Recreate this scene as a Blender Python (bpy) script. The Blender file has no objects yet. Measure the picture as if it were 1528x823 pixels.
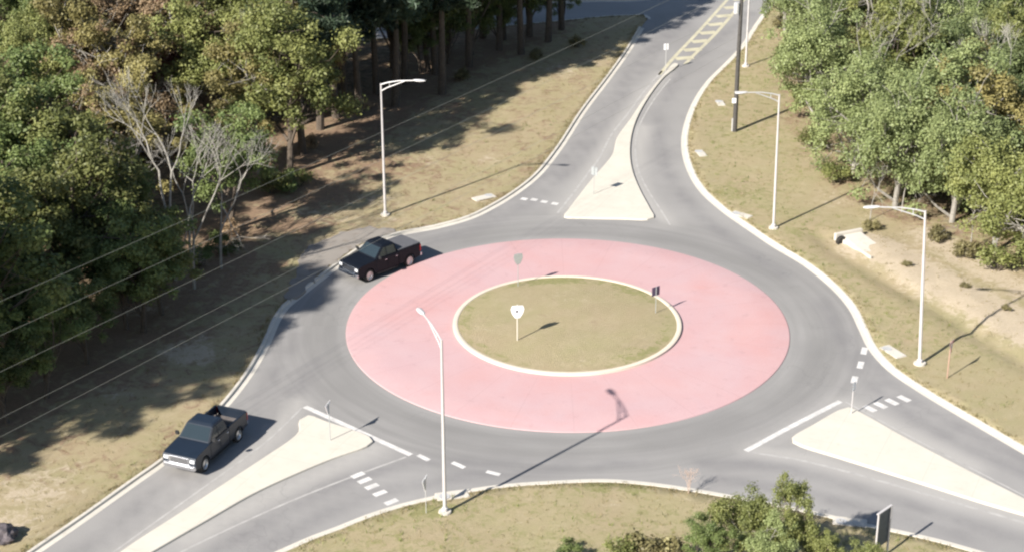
import bpy, bmesh, math, random
import numpy as np
from mathutils import Vector, Matrix
from mathutils.geometry import delaunay_2d_cdt, tessellate_polygon
R = math.radians
scene = bpy.context.scene
COL = scene.collection
rng = np.random.default_rng(7)
random.seed(7)

# ------------------------------------------------------------------ camera model
F_PX, PITCH, ROLL = 2700.0, R(24.047), -0.0026
CAM = np.array([-3.4945, -103.73, 49.71])
_F = np.array([0, math.cos(PITCH), -math.sin(PITCH)]); _R0 = np.array([1., 0, 0]); _U0 = np.cross(_R0, _F)
_R = _R0*math.cos(ROLL) + _U0*math.sin(ROLL); _U = -_R0*math.sin(ROLL) + _U0*math.cos(ROLL)
def G(u, v, z=0.0):
    """surveyed point of the place at height z from its spot in the 1528x823 photograph"""
    d = _F + _R*(u-764)/F_PX + _U*(411.5-v)/F_PX
    return CAM + d*(z-CAM[2])/d[2]
def g2(u, v): return G(u, v)[:2].copy()
def PJ(p):
    d = np.asarray(p, float)-CAM; z = d@_F
    return 764+F_PX*(d@_R)/z, 411.5-F_PX*(d@_U)/z
cam_d = bpy.data.cameras.new('camera'); cam = bpy.data.objects.new('camera', cam_d); COL.objects.link(cam)
cam_d.sensor_fit = 'HORIZONTAL'; cam_d.sensor_width = 36; cam_d.lens = 36*F_PX/1528
cam_d.clip_start = .5; cam_d.clip_end = 4000
cam.matrix_world = Matrix(((_R[0], _U[0], -_F[0], CAM[0]), (_R[1], _U[1], -_F[1], CAM[1]), (_R[2], _U[2], -_F[2], CAM[2]), (0, 0, 0, 1)))
scene.camera = cam

# ------------------------------------------------------------------ light
SUN_EL = R(34.5); TO_SUN = Vector((-.692*math.cos(SUN_EL), -.722*math.cos(SUN_EL), math.sin(SUN_EL)))
w = bpy.data.worlds.new('World'); scene.world = w; w.use_nodes = True
nt = w.node_tree; sky = nt.nodes.new('ShaderNodeTexSky'); sky.sky_type = 'NISHITA'; sky.sun_disc = False
sky.sun_elevation = SUN_EL; sky.sun_rotation = math.atan2(-.692, -.722); sky.air_density = 1.0; sky.dust_density = .6
nt.links.new(sky.outputs[0], nt.nodes['Background'].inputs[0]); nt.nodes['Background'].inputs[1].default_value = .062
sd = bpy.data.lights.new('sun', 'SUN'); sd.energy = 5.0; sd.angle = R(.8); sd.color = (1, .955, .88)
so = bpy.data.objects.new('sun', sd); COL.objects.link(so); so.rotation_euler = TO_SUN.to_track_quat('Z', 'Y').to_euler()
so.location = (-60, -60, 80)
vs = scene.view_settings; vs.view_transform = 'Standard'; vs.look = 'None'; vs.gamma = 1; vs.exposure = 1.10; vs.use_curve_mapping = False
scene.render.engine = 'CYCLES'
cy = scene.cycles; cy.max_bounces = 6; cy.diffuse_bounces = 3; cy.transparent_max_bounces = 6; cy.use_denoising = True; cy.pixel_filter_type = 'BLACKMAN_HARRIS'; cy.filter_width = 2.3

# ------------------------------------------------------------------ materials
def newmat(name):
    m = bpy.data.materials.new(name); m.use_nodes = True
    n = m.node_tree.nodes; l = m.node_tree.links
    return m, n, l, n['Principled BSDF']
def rgb(c): return (c[0], c[1], c[2], 1)
def noise(n, l, scale, detail=4, rough=.6, vec=None, dist=0):
    t = n.new('ShaderNodeTexNoise'); t.inputs['Scale'].default_value = scale; t.inputs['Detail'].default_value = detail
    t.inputs['Roughness'].default_value = rough; t.inputs['Distortion'].default_value = dist
    if vec is not None: l.new(vec, t.inputs['Vector'])
    return t.outputs['Fac']
def ramp(n, l, fac, a, b):
    r = n.new('ShaderNodeMapRange'); r.inputs['From Min'].default_value = a; r.inputs['From Max'].default_value = b
    l.new(fac, r.inputs['Value']); return r.outputs[0]
def mix(n, l, fac, a, b, blend='MIX'):
    m = n.new('ShaderNodeMix'); m.data_type = 'RGBA'; m.blend_type = blend
    for s, v in ((m.inputs['Factor'], fac), (m.inputs['A'], a), (m.inputs['B'], b)):
        if hasattr(v, 'is_linked'): l.new(v, s)
        elif isinstance(v, (int, float)): s.default_value = v
        else: s.default_value = rgb(v)
    return m.outputs['Result']
def mth(n, l, op, a, b=None):
    m = n.new('ShaderNodeMath'); m.operation = op
    for s, v in ((m.inputs[0], a), (m.inputs[1], b)):
        if v is None: continue
        if hasattr(v, 'is_linked'): l.new(v, s)
        else: s.default_value = v
    return m.outputs[0]
def pos(n): return n.new('ShaderNodeNewGeometry').outputs['Position']
def objc(n): return n.new('ShaderNodeTexCoord').outputs['Object']
def attr(n, name):
    a = n.new('ShaderNodeAttribute'); a.attribute_name = name; return a.outputs['Fac']
def bump(n, l, bs, h, strength, dist):
    b = n.new('ShaderNodeBump'); b.inputs['Strength'].default_value = strength; b.inputs['Distance'].default_value = dist
    l.new(h, b.inputs['Height']); l.new(b.outputs[0], bs.inputs['Normal'])

def mat_simple(name, c, rough=.6, metal=0, var=.12, scale=3.0, spec=.5, coat=0):
    m, n, l, b = newmat(name)
    f = noise(n, l, scale, 5, .65, objc(n)); f = ramp(n, l, f, .3, .7)
    c2 = tuple(x*(1-var) for x in c); c1 = tuple(min(1, x*(1+var)) for x in c)
    l.new(mix(n, l, f, c2, c1), b.inputs['Base Color'])
    b.inputs['Roughness'].default_value = rough; b.inputs['Metallic'].default_value = metal
    b.inputs['Specular IOR Level'].default_value = spec; b.inputs['Coat Weight'].default_value = coat
    b.inputs['Coat Roughness'].default_value = .08
    return m

def mat_asphalt():
    m, n, l, b = newmat('worn_asphalt'); p = pos(n)
    big = ramp(n, l, noise(n, l, .12, 4, .55, p, .5), .3, .7)
    c = mix(n, l, big, (.225, .215, .208), (.285, .273, .262))
    # polar coordinates round the island: concentric streaks polished by traffic
    sep = n.new('ShaderNodeSeparateXYZ'); l.new(p, sep.inputs[0])
    rr = mth(n, l, 'SQRT', mth(n, l, 'ADD', mth(n, l, 'MULTIPLY', sep.outputs[0], sep.outputs[0]), mth(n, l, 'MULTIPLY', sep.outputs[1], sep.outputs[1])))
    an = mth(n, l, 'ARCTAN2', sep.outputs[1], sep.outputs[0])
    cx = n.new('ShaderNodeCombineXYZ'); l.new(mth(n, l, 'MULTIPLY', rr, 1.3), cx.inputs[0]); l.new(mth(n, l, 'MULTIPLY', an, 1.2), cx.inputs[1])
    st = ramp(n, l, noise(n, l, 1.0, 3, .6, cx.outputs[0]), .35, .7)
    inring = mth(n, l, 'MULTIPLY', ramp(n, l, rr, 20.5, 18.5), ramp(n, l, rr, 13.5, 14.5))
    c = mix(n, l, mth(n, l, 'MULTIPLY', mth(n, l, 'MULTIPLY', st, inring), .55), c, (.155, .149, .143))
    tr_ = mth(n, l, 'MULTIPLY', mth(n, l, 'MULTIPLY', ramp(n, l, rr, 14.2, 15.2), ramp(n, l, rr, 17.6, 16.2)), ramp(n, l, noise(n, l, .16, 3, .5, p), .25, .6))
    c = mix(n, l, mth(n, l, 'MULTIPLY', tr_, .5), c, (.155, .149, .143))
    wr = attr(n, 'wear'); wn = mth(n, l, 'MULTIPLY', wr, ramp(n, l, noise(n, l, .35, 4, .6, p), .2, .7))
    c = mix(n, l, mth(n, l, 'MULTIPLY', wn, .85), c, (.15, .143, .146))
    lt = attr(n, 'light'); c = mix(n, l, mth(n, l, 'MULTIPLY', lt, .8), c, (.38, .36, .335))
    # patches, tar-filled cracks and oil
    cr = n.new('ShaderNodeTexVoronoi'); cr.feature = 'DISTANCE_TO_EDGE'; cr.inputs['Scale'].default_value = .16
    wv = n.new('ShaderNodeVectorMath'); wv.operation = 'ADD'; l.new(p, wv.inputs[0])
    nz = n.new('ShaderNodeTexNoise'); nz.inputs['Scale'].default_value = .7; l.new(p, nz.inputs['Vector'])
    sc = n.new('ShaderNodeVectorMath'); sc.operation = 'SCALE'; sc.inputs['Scale'].default_value = 2.2; l.new(nz.outputs['Color'], sc.inputs[0]); l.new(sc.outputs[0], wv.inputs[1])
    l.new(wv.outputs[0], cr.inputs['Vector'])
    ck = mth(n, l, 'MULTIPLY', ramp(n, l, cr.outputs['Distance'], .008, .003), ramp(n, l, noise(n, l, .08, 2, .5, p), .5, .58))
    c = mix(n, l, mth(n, l, 'MULTIPLY', ck, .15), c, (.07, .07, .07))
    spot = ramp(n, l, noise(n, l, .55, 3, .5, p), .70, .78); c = mix(n, l, mth(n, l, 'MULTIPLY', spot, .25), c, (.09, .09, .09))
    fine = ramp(n, l, noise(n, l, 14, 5, .75, p), .25, .75); c = mix(n, l, .16, c, mix(n, l, fine, (.06, .06, .06), (.36, .35, .34)))
    l.new(c, b.inputs['Base Color']); b.inputs['Roughness'].default_value = .88; b.inputs['Specular IOR Level'].default_value = .3
    bump(n, l, b, fine, .25, .02)
    return m

def mat_pink():
    m, n, l, b = newmat('pink_concrete'); p = pos(n)
    f = ramp(n, l, noise(n, l, .13, 5, .6, p, .8), .32, .68)
    c = mix(n, l, f, (.43, .288, .298), (.46, .258, .248))
    g = ramp(n, l, noise(n, l, .3, 5, .6, p), .35, .8); c = mix(n, l, mth(n, l, 'MULTIPLY', g, .5), c, (.48, .36, .365))
    s = ramp(n, l, noise(n, l, 1.1, 4, .65, p), .60, .75); c = mix(n, l, mth(n, l, 'MULTIPLY', s, .34), c, (.28, .18, .185))
    sep = n.new('ShaderNodeSeparateXYZ'); l.new(p, sep.inputs[0])
    an = mth(n, l, 'ARCTAN2', sep.outputs[1], sep.outputs[0])
    jo = mth(n, l, 'ABSOLUTE', mth(n, l, 'SINE', mth(n, l, 'MULTIPLY', an, 12)))
    c = mix(n, l, mth(n, l, 'MULTIPLY', ramp(n, l, jo, .045, .015), .13), c, (.20, .12, .12))
    fi = ramp(n, l, noise(n, l, 11, 4, .7, p), .25, .75); c = mix(n, l, .12, c, mix(n, l, fi, (.2, .11, .11), (.6, .42, .42)))
    l.new(c, b.inputs['Base Color']); b.inputs['Roughness'].default_value = .85; b.inputs['Specular IOR Level'].default_value = .3
    bump(n, l, b, fi, .2, .02); return m

def mat_concrete(name, c0, dirt=.35, dirtc=(.30, .26, .20)):
    m, n, l, b = newmat(name); p = pos(n)
    f = ramp(n, l, noise(n, l, .5, 5, .65, p), .35, .7)
    c = mix(n, l, f, tuple(x*.9 for x in c0), c0)
    s = ramp(n, l, noise(n, l, 1.6, 5, .7, p), .55, .8); c = mix(n, l, mth(n, l, 'MULTIPLY', s, dirt), c, dirtc)
    fi = ramp(n, l, noise(n, l, 16, 4, .7, p), .25, .75); c = mix(n, l, mth(n, l, 'MULTIPLY', fi, .10), c, tuple(x*.6 for x in c0))
    sp = n.new('ShaderNodeSeparateXYZ'); l.new(p, sp.inputs[0])
    for e in (0, 1):
        fr_ = mth(n, l, 'FRACT', mth(n, l, 'MULTIPLY', mth(n, l, 'ADD', sp.outputs[e], mth(n, l, 'MULTIPLY', sp.outputs[1-e], .45 if e else -.45)), .33))
        c = mix(n, l, mth(n, l, 'MULTIPLY', ramp(n, l, fr_, .018, .008), .16), c, (.16, .14, .11))
    l.new(c, b.inputs['Base Color']); b.inputs['Roughness'].default_value = .8; b.inputs['Specular IOR Level'].default_value = .3
    bump(n, l, b, fi, .15, .01); return m

def mat_ground(name='verge_ground'):
    m, n, l, b = newmat(name); p = pos(n)
    # stretched fibres of mown dry grass
    f0 = noise(n, l, .22, 5, .6, p, .6); f1 = noise(n, l, 1.1, 5, .65, p, .4); f2 = noise(n, l, 5.0, 5, .75, p); f3 = noise(n, l, 22, 3, .75, p)
    c = mix(n, l, ramp(n, l, f0, .35, .65), (.39, .315, .20), (.355, .32, .175))
    c = mix(n, l, mth(n, l, 'MULTIPLY', ramp(n, l, f1, .45, .75), .65), c, (.47, .385, .265))
    c = mix(n, l, mth(n, l, 'MULTIPLY', ramp(n, l, f2, .5, .75), .25), c, (.22, .17, .09))
    def layer(c, a, cols, k=.9, nf=1.7):
        wgt = mth(n, l, 'ADD', attr(n, a), mth(n, l, 'MULTIPLY', mth(n, l, 'SUBTRACT', noise(n, l, nf, 6, .72, p, .8), .5), 2.0))
        msk = mth(n, l, 'MULTIPLY', ramp(n, l, wgt, .38, .68), k)
        return mix(n, l, msk, c, mix(n, l, ramp(n, l, f2, .3, .7), cols[0], cols[1]))
    c = layer(c, 'green', ((.16, .18, .06), (.29, .29, .11)), .85)
    c = layer(c, 'straw', ((.17, .10, .07), (.30, .185, .135)), .92, .9)
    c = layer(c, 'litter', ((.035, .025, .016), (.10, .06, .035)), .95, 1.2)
    c = layer(c, 'sand', ((.50, .41, .30), (.62, .52, .41)), .95)
    fi = ramp(n, l, f3, .25, .75); c = mix(n, l, .30, c, mix(n, l, fi, (.05, .04, .02), (.47, .38, .24)))
    l.new(c, b.inputs['Base Color']); b.inputs['Roughness'].default_value = .95; b.inputs['Specular IOR Level'].default_value = .1
    bump(n, l, b, mth(n, l, 'ADD', fi, f2), .5, .12); return m

def mat_leaf(name, c1, c2, c3=None, trans=.28):
    m, n, l, b = newmat(name)
    a = attr(n, 'tint'); oi = n.new('ShaderNodeObjectInfo')
    c = mix(n, l, a, c1, c2)
    if c3: c = mix(n, l, mth(n, l, 'MULTIPLY', ramp(n, l, oi.outputs['Random'], .3, 1.0), .55), c, c3)
    k = mth(n, l, 'ADD', mth(n, l, 'MULTIPLY', oi.outputs['Random'], .6), .68)
    vm = n.new('ShaderNodeVectorMath'); vm.operation = 'SCALE'; l.new(c, vm.inputs[0]); l.new(k, vm.inputs['Scale'])
    l.new(vm.outputs[0], b.inputs['Base Color']); b.inputs['Roughness'].default_value = .55; b.inputs['Specular IOR Level'].default_value = .35
    t = n.new('ShaderNodeBsdfTranslucent'); l.new(vm.outputs[0], t.inputs[0])
    mx = n.new('ShaderNodeMixShader'); mx.inputs[0].default_value = trans
    l.new(b.outputs[0], mx.inputs[1]); l.new(t.outputs[0], mx.inputs[2]); l.new(mx.outputs[0], n['Material Output'].inputs[0])
    return m

M = dict(
    asphalt=mat_asphalt(), pink=mat_pink(), ground=mat_ground(),
    island=mat_concrete('island_concrete', (.55, .51, .44), .4, (.38, .33, .26)),
    kerb=mat_concrete('kerb_concrete', (.56, .52, .455), .5), kerb_cream=mat_concrete('cream_kerb', (.60, .525, .43), .3),
    slab=mat_concrete('slab_concrete', (.54, .50, .44), .45),
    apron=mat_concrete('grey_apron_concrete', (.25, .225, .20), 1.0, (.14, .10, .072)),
    white_paint=mat_simple('white_paint', (.52, .50, .48), .7, 0, .22, 1.8), faint_paint=mat_simple('worn_white_paint', (.33, .315, .30), .8, 0, .2, 1.5),
    yellow_paint=mat_simple('faded_yellow_paint', (.43, .395, .285), .75, 0, .18, 1.2),
    galv=mat_simple('galvanised_steel', (.50, .49, .48), .5, .25, .08, 4), galv_pale=mat_simple('pale_painted_steel', (.47, .445, .435), .45, .05, .06, 3),
    lamp=mat_simple('lamp_housing', (.52, .51, .50), .4, .1), lens=mat_simple('lamp_lens', (.72, .72, .70), .15),
    black_paint=mat_simple('black_car_paint', (.004, .006, .011), .5, 0, .1, 2, .22, .0), navy_paint=mat_simple('dark_navy_car_paint', (.010, .016, .027), .38, 0, .1, 2, .4, .25),
    glass=mat_simple('car_glass', (.020, .030, .036), .06, 0, .05, 1, .8), chrome=mat_simple('chrome', (.78, .78, .80), .18, 1, .03), 
    lamp_glass=mat_simple('headlight_glass', (.75, .76, .78), .12, .3, .05), red_glass=mat_simple('tail_light_red', (.35, .012, .012), .2),
    tyre=mat_simple('tyre_rubber', (.018, .018, .018), .85), rim=mat_simple('alloy_rim', (.55, .55, .56), .3, .9), plastic=mat_simple('black_plastic', (.02, .02, .022), .6),
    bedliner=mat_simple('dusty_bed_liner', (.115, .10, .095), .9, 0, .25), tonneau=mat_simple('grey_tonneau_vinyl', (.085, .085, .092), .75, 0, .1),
    sign_white=mat_simple('white_sign_face', (.74, .73, .73), .4, 0, .03), sign_back=mat_simple('bare_sign_back', (.40, .42, .42), .45, .4, .06),
    sign_dark=mat_simple('dark_sign_back', (.11, .125, .14), .6, .2, .15), sign_blue=mat_simple('violet_grey_sign_back', (.10, .075, .13), .5, .2, .1),
    sign_red=mat_simple('faded_red_sign_paint', (.62, .20, .19), .45, 0, .06), sign_black=mat_simple('black_sign_print', (.03, .025, .04), .5),
    post_red=mat_simple('weathered_reddish_post', (.40, .25, .19), .7, 0, .15), post=mat_simple('pale_sign_post', (.62, .58, .50), .5, .2, .1),
    wood=mat_simple('dark_creosoted_wood', (.060, .055, .050), .85, 0, .3, 5), wire=mat_simple('weathered_wire', (.27, .27, .23), .6, .1),
    bark=mat_simple('brown_bark', (.085, .066, .050), .95, 0, .35, 6), bark_grey=mat_simple('grey_bark', (.27, .25, .22), .95, 0, .3, 6),
    bark_pale=mat_simple('pale_dead_bark', (.30, .28, .245), .95, 0, .25, 6), twig_pink=mat_simple('pinkish_dry_twigs', (.46, .35, .29), .9, 0, .2, 6),
    hole=mat_simple('dark_pipe_inside', (.02, .018, .015), .9), stone=mat_simple('violet_grey_stone', (.085, .072, .078), .8, 0, .4, 4),
    leaf_olive=mat_leaf('olive_leaves', (.095, .120, .036), (.255, .260, .085), (.19, .20, .07)),
    leaf_green=mat_leaf('green_leaves', (.065, .098, .032), (.185, .215, .068), (.13, .17, .06)),
    leaf_sage=mat_leaf('sunlit_sage_leaves', (.115, .150, .060), (.255, .290, .122), (.22, .25, .10)),
    leaf_yellow=mat_leaf('yellow_olive_leaves', (.17, .150, .058), (.33, .280, .105), (.27, .24, .09)),
    leaf_tan=mat_leaf('tan_autumn_leaves', (.19, .130, .070), (.34, .240, .140), (.29, .215, .15)),
    leaf_rust=mat_leaf('rust_red_leaves', (.13, .035, .028), (.27, .10, .075), None),
    leaf_pine=mat_leaf('pine_needles', (.026, .046, .028), (.075, .105, .058), (.05, .08, .05), .15),
    leaf_dry=mat_leaf('dry_brown_green_leaves', (.13, .11, .05), (.27, .24, .11), None),
    grass=mat_leaf('grass_blades', (.17, .165, .055), (.38, .29, .15), None, .2), weed=mat_leaf('green_weeds', (.10, .14, .035), (.23, .25, .07), None, .2),
)

# ------------------------------------------------------------------ mesh helpers
class MB:
    def __init__(s): s.v = []; s.f = []
    def add(s, v, f):
        o = len(s.v); s.v += [tuple(map(float, p)) for p in v]; s.f += [tuple(i+o for i in q) for q in f]; return s
    def box(s, c, d, rz=0, m=None):
        x, y, z = (k/2 for k in d); P = [Vector((a*x, b*y, e*z)) for e in (-1, 1) for b in (-1, 1) for a in (-1, 1)]
        Q = Matrix.Rotation(rz, 3, 'Z'); P = [(m @ p if m else Q @ p) + Vector(c) for p in P]
        return s.add(P, [(0, 2, 3, 1), (4, 5, 7, 6), (0, 1, 5, 4), (2, 6, 7, 3), (0, 4, 6, 2), (1, 3, 7, 5)])
    def tube(s, pts, rad, n=8, cap=True):
        pts = [Vector(p) for p in pts]
        if not hasattr(rad, '__len__'): rad = [rad]*len(pts)
        vs, fs = [], []; ref = None
        for i, p in enumerate(pts):
            t = (pts[min(i+1, len(pts)-1)]-pts[max(i-1, 0)]).normalized()
            if ref is None: ref = Vector((1, 0, 0)) if abs(t.x) < .8 else Vector((0, 1, 0))
            a = (ref - t*ref.dot(t)).normalized(); ref = a; b = t.cross(a)
            for k in range(n):
                q = 2*math.pi*k/n; vs.append(p + (a*math.cos(q)+b*math.sin(q))*rad[i])
        for i in range(len(pts)-1):
            for k in range(n): fs.append((i*n+k, i*n+(k+1) % n, (i+1)*n+(k+1) % n, (i+1)*n+k))
        if cap: fs.append(tuple(range(n-1, -1, -1))); fs.append(tuple((len(pts)-1)*n+k for k in range(n)))
        return s.add(vs, fs)
    def prism(s, poly, axis, a, b):
        """poly of 2d points swept between a and b along axis ('x','y','z')"""
        def P(p, t): return {'x': (t, p[0], p[1]), 'y': (p[0], t, p[1]), 'z': (p[0], p[1], t)}[axis]
        n = len(poly); vs = [P(p, a) for p in poly]+[P(p, b) for p in poly]; fs = [(i, (i+1) % n, n+(i+1) % n, n+i) for i in range(n)]
        tri = tessellate_polygon([[Vector((p[0], p[1], 0)) for p in poly]])
        fs += [tuple(t) for t in tri]+[tuple(n+i for i in reversed(t)) for t in tri]
        return s.add(vs, fs)
    def build(s, name, mat, parent=None, bevel=0, smooth=False, seg=2):
        me = bpy.data.meshes.new(name); me.from_pydata(s.v, [], s.f)
        bm = bmesh.new(); bm.from_mesh(me); bmesh.ops.recalc_face_normals(bm, faces=bm.faces)
        if bevel:
            ed = [e for e in bm.edges if len(e.link_faces) == 2 and e.calc_face_angle(0) > .45]
            bmesh.ops.bevel(bm, geom=ed, offset=bevel, segments=seg, affect='EDGES', clamp_overlap=True)
        for f in bm.faces: f.smooth = smooth
        bm.to_mesh(me); bm.free()
        if smooth and bevel == 0: me.set_sharp_from_angle(angle=R(40))
        me.materials.append(mat)
        return link(name, me, parent)
def link(name, me, parent=None):
    o = bpy.data.objects.new(name, me); COL.objects.link(o)
    if parent: o.parent = parent
    return o
def empty(name, loc=(0, 0, 0), rz=0):
    o = bpy.data.objects.new(name, None); COL.objects.link(o); o.location = loc; o.rotation_euler = (0, 0, rz); o.empty_display_size = .3; return o
def tag(o, label=None, cat=None, group=None, kind=None):
    if label: o['label'] = label
    if cat: o['category'] = cat
    if group: o['group'] = group
    if kind: o['kind'] = kind
    return o
def copy_tree(o, parent=None):
    c = o.copy(); COL.objects.link(c)
    if parent: c.parent = parent
    for ch in list(o.children): copy_tree(ch, c)
    return c
def raw_mesh(name, V, Fc, mat, attrs=None, smooth=False):
    me = bpy.data.meshes.new(name); V = np.asarray(V, np.float32); nv = len(V)
    if isinstance(Fc, np.ndarray):
        k = Fc.shape[1]; me.vertices.add(nv); me.vertices.foreach_set('co', V.ravel()); me.loops.add(Fc.size); me.loops.foreach_set('vertex_index', Fc.astype(np.int32).ravel())
        me.polygons.add(len(Fc)); me.polygons.foreach_set('loop_start', np.arange(0, Fc.size, k, dtype=np.int32)); me.update(calc_edges=True)
    else: me.from_pydata(V.tolist(), [], Fc)
    for a, val in (attrs or {}).items():
        at = me.attributes.new(a, 'FLOAT', 'POINT'); at.data.foreach_set('value', np.asarray(val, np.float32))
    me.materials.append(mat)
    if smooth: me.polygons.foreach_set('use_smooth', np.ones(len(me.polygons), bool))
    me.update(); return me
def spline(P, step=.8, closed=False):
    """catmull-rom through 2d points, resampled"""
    P = [np.asarray(p, float) for p in P]; n = len(P); out = []
    for i in range(n if closed else n-1):
        p1, p2 = P[i], P[(i+1) % n]
        p0 = P[i-1] if (closed or i > 0) else 2*p1-p2; p3 = P[(i+2) % n] if (closed or i+2 < n) else 2*p2-p1
        d = np.linalg.norm(p2-p1); k = max(1, int(d/step))
        a0, a1, a2 = (max(np.linalg.norm(q)**.5, 1e-4) for q in (p1-p0, p2-p1, p3-p2))
        m1 = (p2-p1) + a1*((p1-p0)/a0 - (p2-p0)/(a0+a1)); m2 = (p2-p1) + a1*((p3-p2)/a2 - (p3-p1)/(a1+a2))
        for j in range(k):
            t = j/k; out.append((2*t**3-3*t**2+1)*p1+(t**3-2*t**2+t)*m1+(-2*t**3+3*t**2)*p2+(t**3-t**2)*m2)
    if not closed: out.append(P[-1])
    return np.array(out)
def px(*P): return [g2(*p) for p in P]
def normals2(L, closed=False):
    if closed: t = np.roll(L, -1, 0)-np.roll(L, 1, 0)
    else: t = np.gradient(L, axis=0)
    t /= np.maximum(np.linalg.norm(t, axis=1, keepdims=True), 1e-9); return np.stack([-t[:, 1], t[:, 0]], 1)
def inside(poly, X):
    x, y = X[:, 0], X[:, 1]; r = np.zeros(len(X), bool); n = len(poly)
    for i in range(n):
        a, b = poly[i], poly[i-1]
        c = (a[1] > y) != (b[1] > y)
        with np.errstate(divide='ignore', invalid='ignore'): r ^= c & (x < (b[0]-a[0])*(y-a[1])/(b[1]-a[1])+a[0])
    return r
def dist_poly(L, X, closed=False):
    L = np.asarray(L); d = np.full(len(X), 1e9); n = len(L)
    for i in range(n if closed else n-1):
        a, b = L[i], L[(i+1) % n]; ab = b-a; q = ab@ab
        if q < 1e-12: continue
        t = np.clip(((X-a)@ab)/q, 0, 1); d = np.minimum(d, np.hypot(*(X-a-t[:, None]*ab).T))
    return d
def sweep(L, prof, closed=False):
    N = normals2(L, closed); k = len(prof); n = len(L)
    V = np.zeros((n, k, 3))
    for j, (o, z) in enumerate(prof): V[:, j, :2] = L+N*o; V[:, j, 2] = z
    Fc = [(i*k+j, ((i+1) % n)*k+j, ((i+1) % n)*k+j+1, i*k+j+1) for i in range(n if closed else n-1) for j in range(k-1)]
    return V.reshape(-1, 3), Fc

# ------------------------------------------------------------------ road plan (metres, surveyed)
def far(a, b, d):
    a, b = np.asarray(a), np.asarray(b); t = (b-a)/np.linalg.norm(b-a); return b+t*d
left_edge = px((50, 823), (120, 775), (200, 718), (240, 690), (288, 648), (330, 608), (368, 560), (394, 515), (411, 477), (424, 458), (441, 444), (470, 421), (508, 392), (548, 366), (598, 349), (650, 339), (700, 325), (735, 308), (763, 291), (798, 264), (831, 224), (869, 166), (907, 116), (937, 74), (956, 42))
left_edge = [far(left_edge[1], left_edge[0], 60), far(left_edge[1], left_edge[0], 25)]+left_edge
corner = px((966, 29), (962, 24), (945, 24), (915, 25), (870, 29), (800, 36), (690, 47), (500, 66), (330, 83))
north = px((330, 56), (500, 38), (690, 19), (800, 8), (880, 2), (950, 1), (985, -5), (1012, -16), (1045, -38))
ax = far(g2(1010, 90), g2(1090, 5), 0)-g2(1010, 90); ax /= np.linalg.norm(ax)
north += [north[-1]+ax*45]
right_top = px((1164, -6), (1132, 36), (1110, 70), (1086, 96), (1060, 122), (1040, 152), (1027, 186), (1023, 216), (1030, 250), (1050, 285), (1083, 315), (1120, 341), (1160, 368), (1205, 395), (1248, 430), (1274, 460), (1290, 492), (1304, 520), (1332, 551), (1380, 584), (1430, 614), (1480, 643), (1528, 671))
right_top = [right_top[0]+ax*60]+right_top+[far(right_top[-2], right_top[-1], 30)]
bottom = px((1450, 823), (1400, 809), (1330, 793), (1290, 785), (1240, 773), (1165, 757), (1090, 743), (1020, 731), (960, 723), (900, 719), (820, 722), (760, 726), (700, 734), (650, 744), (600, 756), (550, 772), (508, 789), (470, 803), (420, 825))
bottom = [far(bottom[1], bottom[0], 35)]+bottom+[far(left_edge[3], left_edge[2], 1)*0+far(bottom[-2], bottom[-1], 58)]
LE = spline(left_edge, .7); CO = spline(corner, .5); NO = spline(north, .8); RT = spline(right_top, .7); BO = spline(bottom, .7)
outline = np.vstack([LE, CO, NO, RT, BO])

splitters = {
 'north': spline(px((1007, 96), (990, 113), (966, 142), (940, 180), (921, 207), (914, 232), (900, 250), (884, 268), (866, 291), (847, 316), (842, 325), (880, 327), (930, 328), (966, 329), (976, 326), (971, 314), (957, 288), (946, 262), (941, 238), (942, 208), (950, 180), (966, 150), (989, 119), (1012, 97)), .4, True),
 'west': spline(px((447, 628), (460, 621), (490, 631), (552, 653), (557, 660), (548, 667), (500, 684), (440, 709), (380, 737), (310, 777), (220, 829), (130, 880), (120, 876), (180, 825), (262, 771), (330, 726), (400, 680), (434, 657), (446, 645)), .4, True),
 'east': spline(px((1182, 654), (1215, 634), (1252, 613), (1266, 609), (1290, 620), (1340, 648), (1400, 680), (1460, 711), (1528, 745), (1600, 782), (1598, 788), (1528, 769), (1460, 749), (1400, 730), (1330, 708), (1250, 683), (1195, 666), (1183, 660)), .4, True),
}
lanes = [  # polished wheel tracks
 px((1120, 20), (1070, 60), (1030, 95), (1000, 135), (984, 180), (986, 225), (1005, 270), (1040, 315), (1100, 365), (1170, 410)),
 px((1075, -5), (1000, 55), (950, 115), (910, 170), (870, 235), (810, 285), (740, 330), (640, 362)),
 px((1060, -5), (985, 55), (935, 115), (893, 170), (855, 225), (790, 280), (720, 318)),
 px((440, 500), (405, 560), (365, 620), (300, 680), (200, 760), (110, 830)),
 px((470, 540), (425, 600), (395, 640), (325, 700), (230, 775), (150, 835)),
 px((300, 840), (420, 765), (520, 715), (620, 690), (760, 690)), px((340, 850), (470, 775), (570, 733), (680, 712), (800, 700), (960, 690)),
 px((1050, 690), (1160, 695), (1270, 725), (1400, 765), (1540, 812)), px((1080, 715), (1200, 735), (1320, 765), (1440, 800)),
 px((1560, 720), (1440, 665), (1360, 620), (1300, 570), (1255, 500), (1230, 450)), px((1540, 690), (1430, 635), (1340, 580), (1290, 530)),
]
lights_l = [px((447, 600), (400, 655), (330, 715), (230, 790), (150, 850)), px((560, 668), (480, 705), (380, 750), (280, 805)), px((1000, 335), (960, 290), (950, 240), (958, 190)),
            px((830, 330), (880, 260), (930, 180), (990, 110)), px((1120, 672), (1200, 682), (1300, 712), (1420, 745), (1540, 780)), px((1262, 600), (1340, 640), (1450, 695)), px((1120, 665), (1200, 625), (1250, 598)), px((815, 335), (900, 337), (985, 338))]

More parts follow.
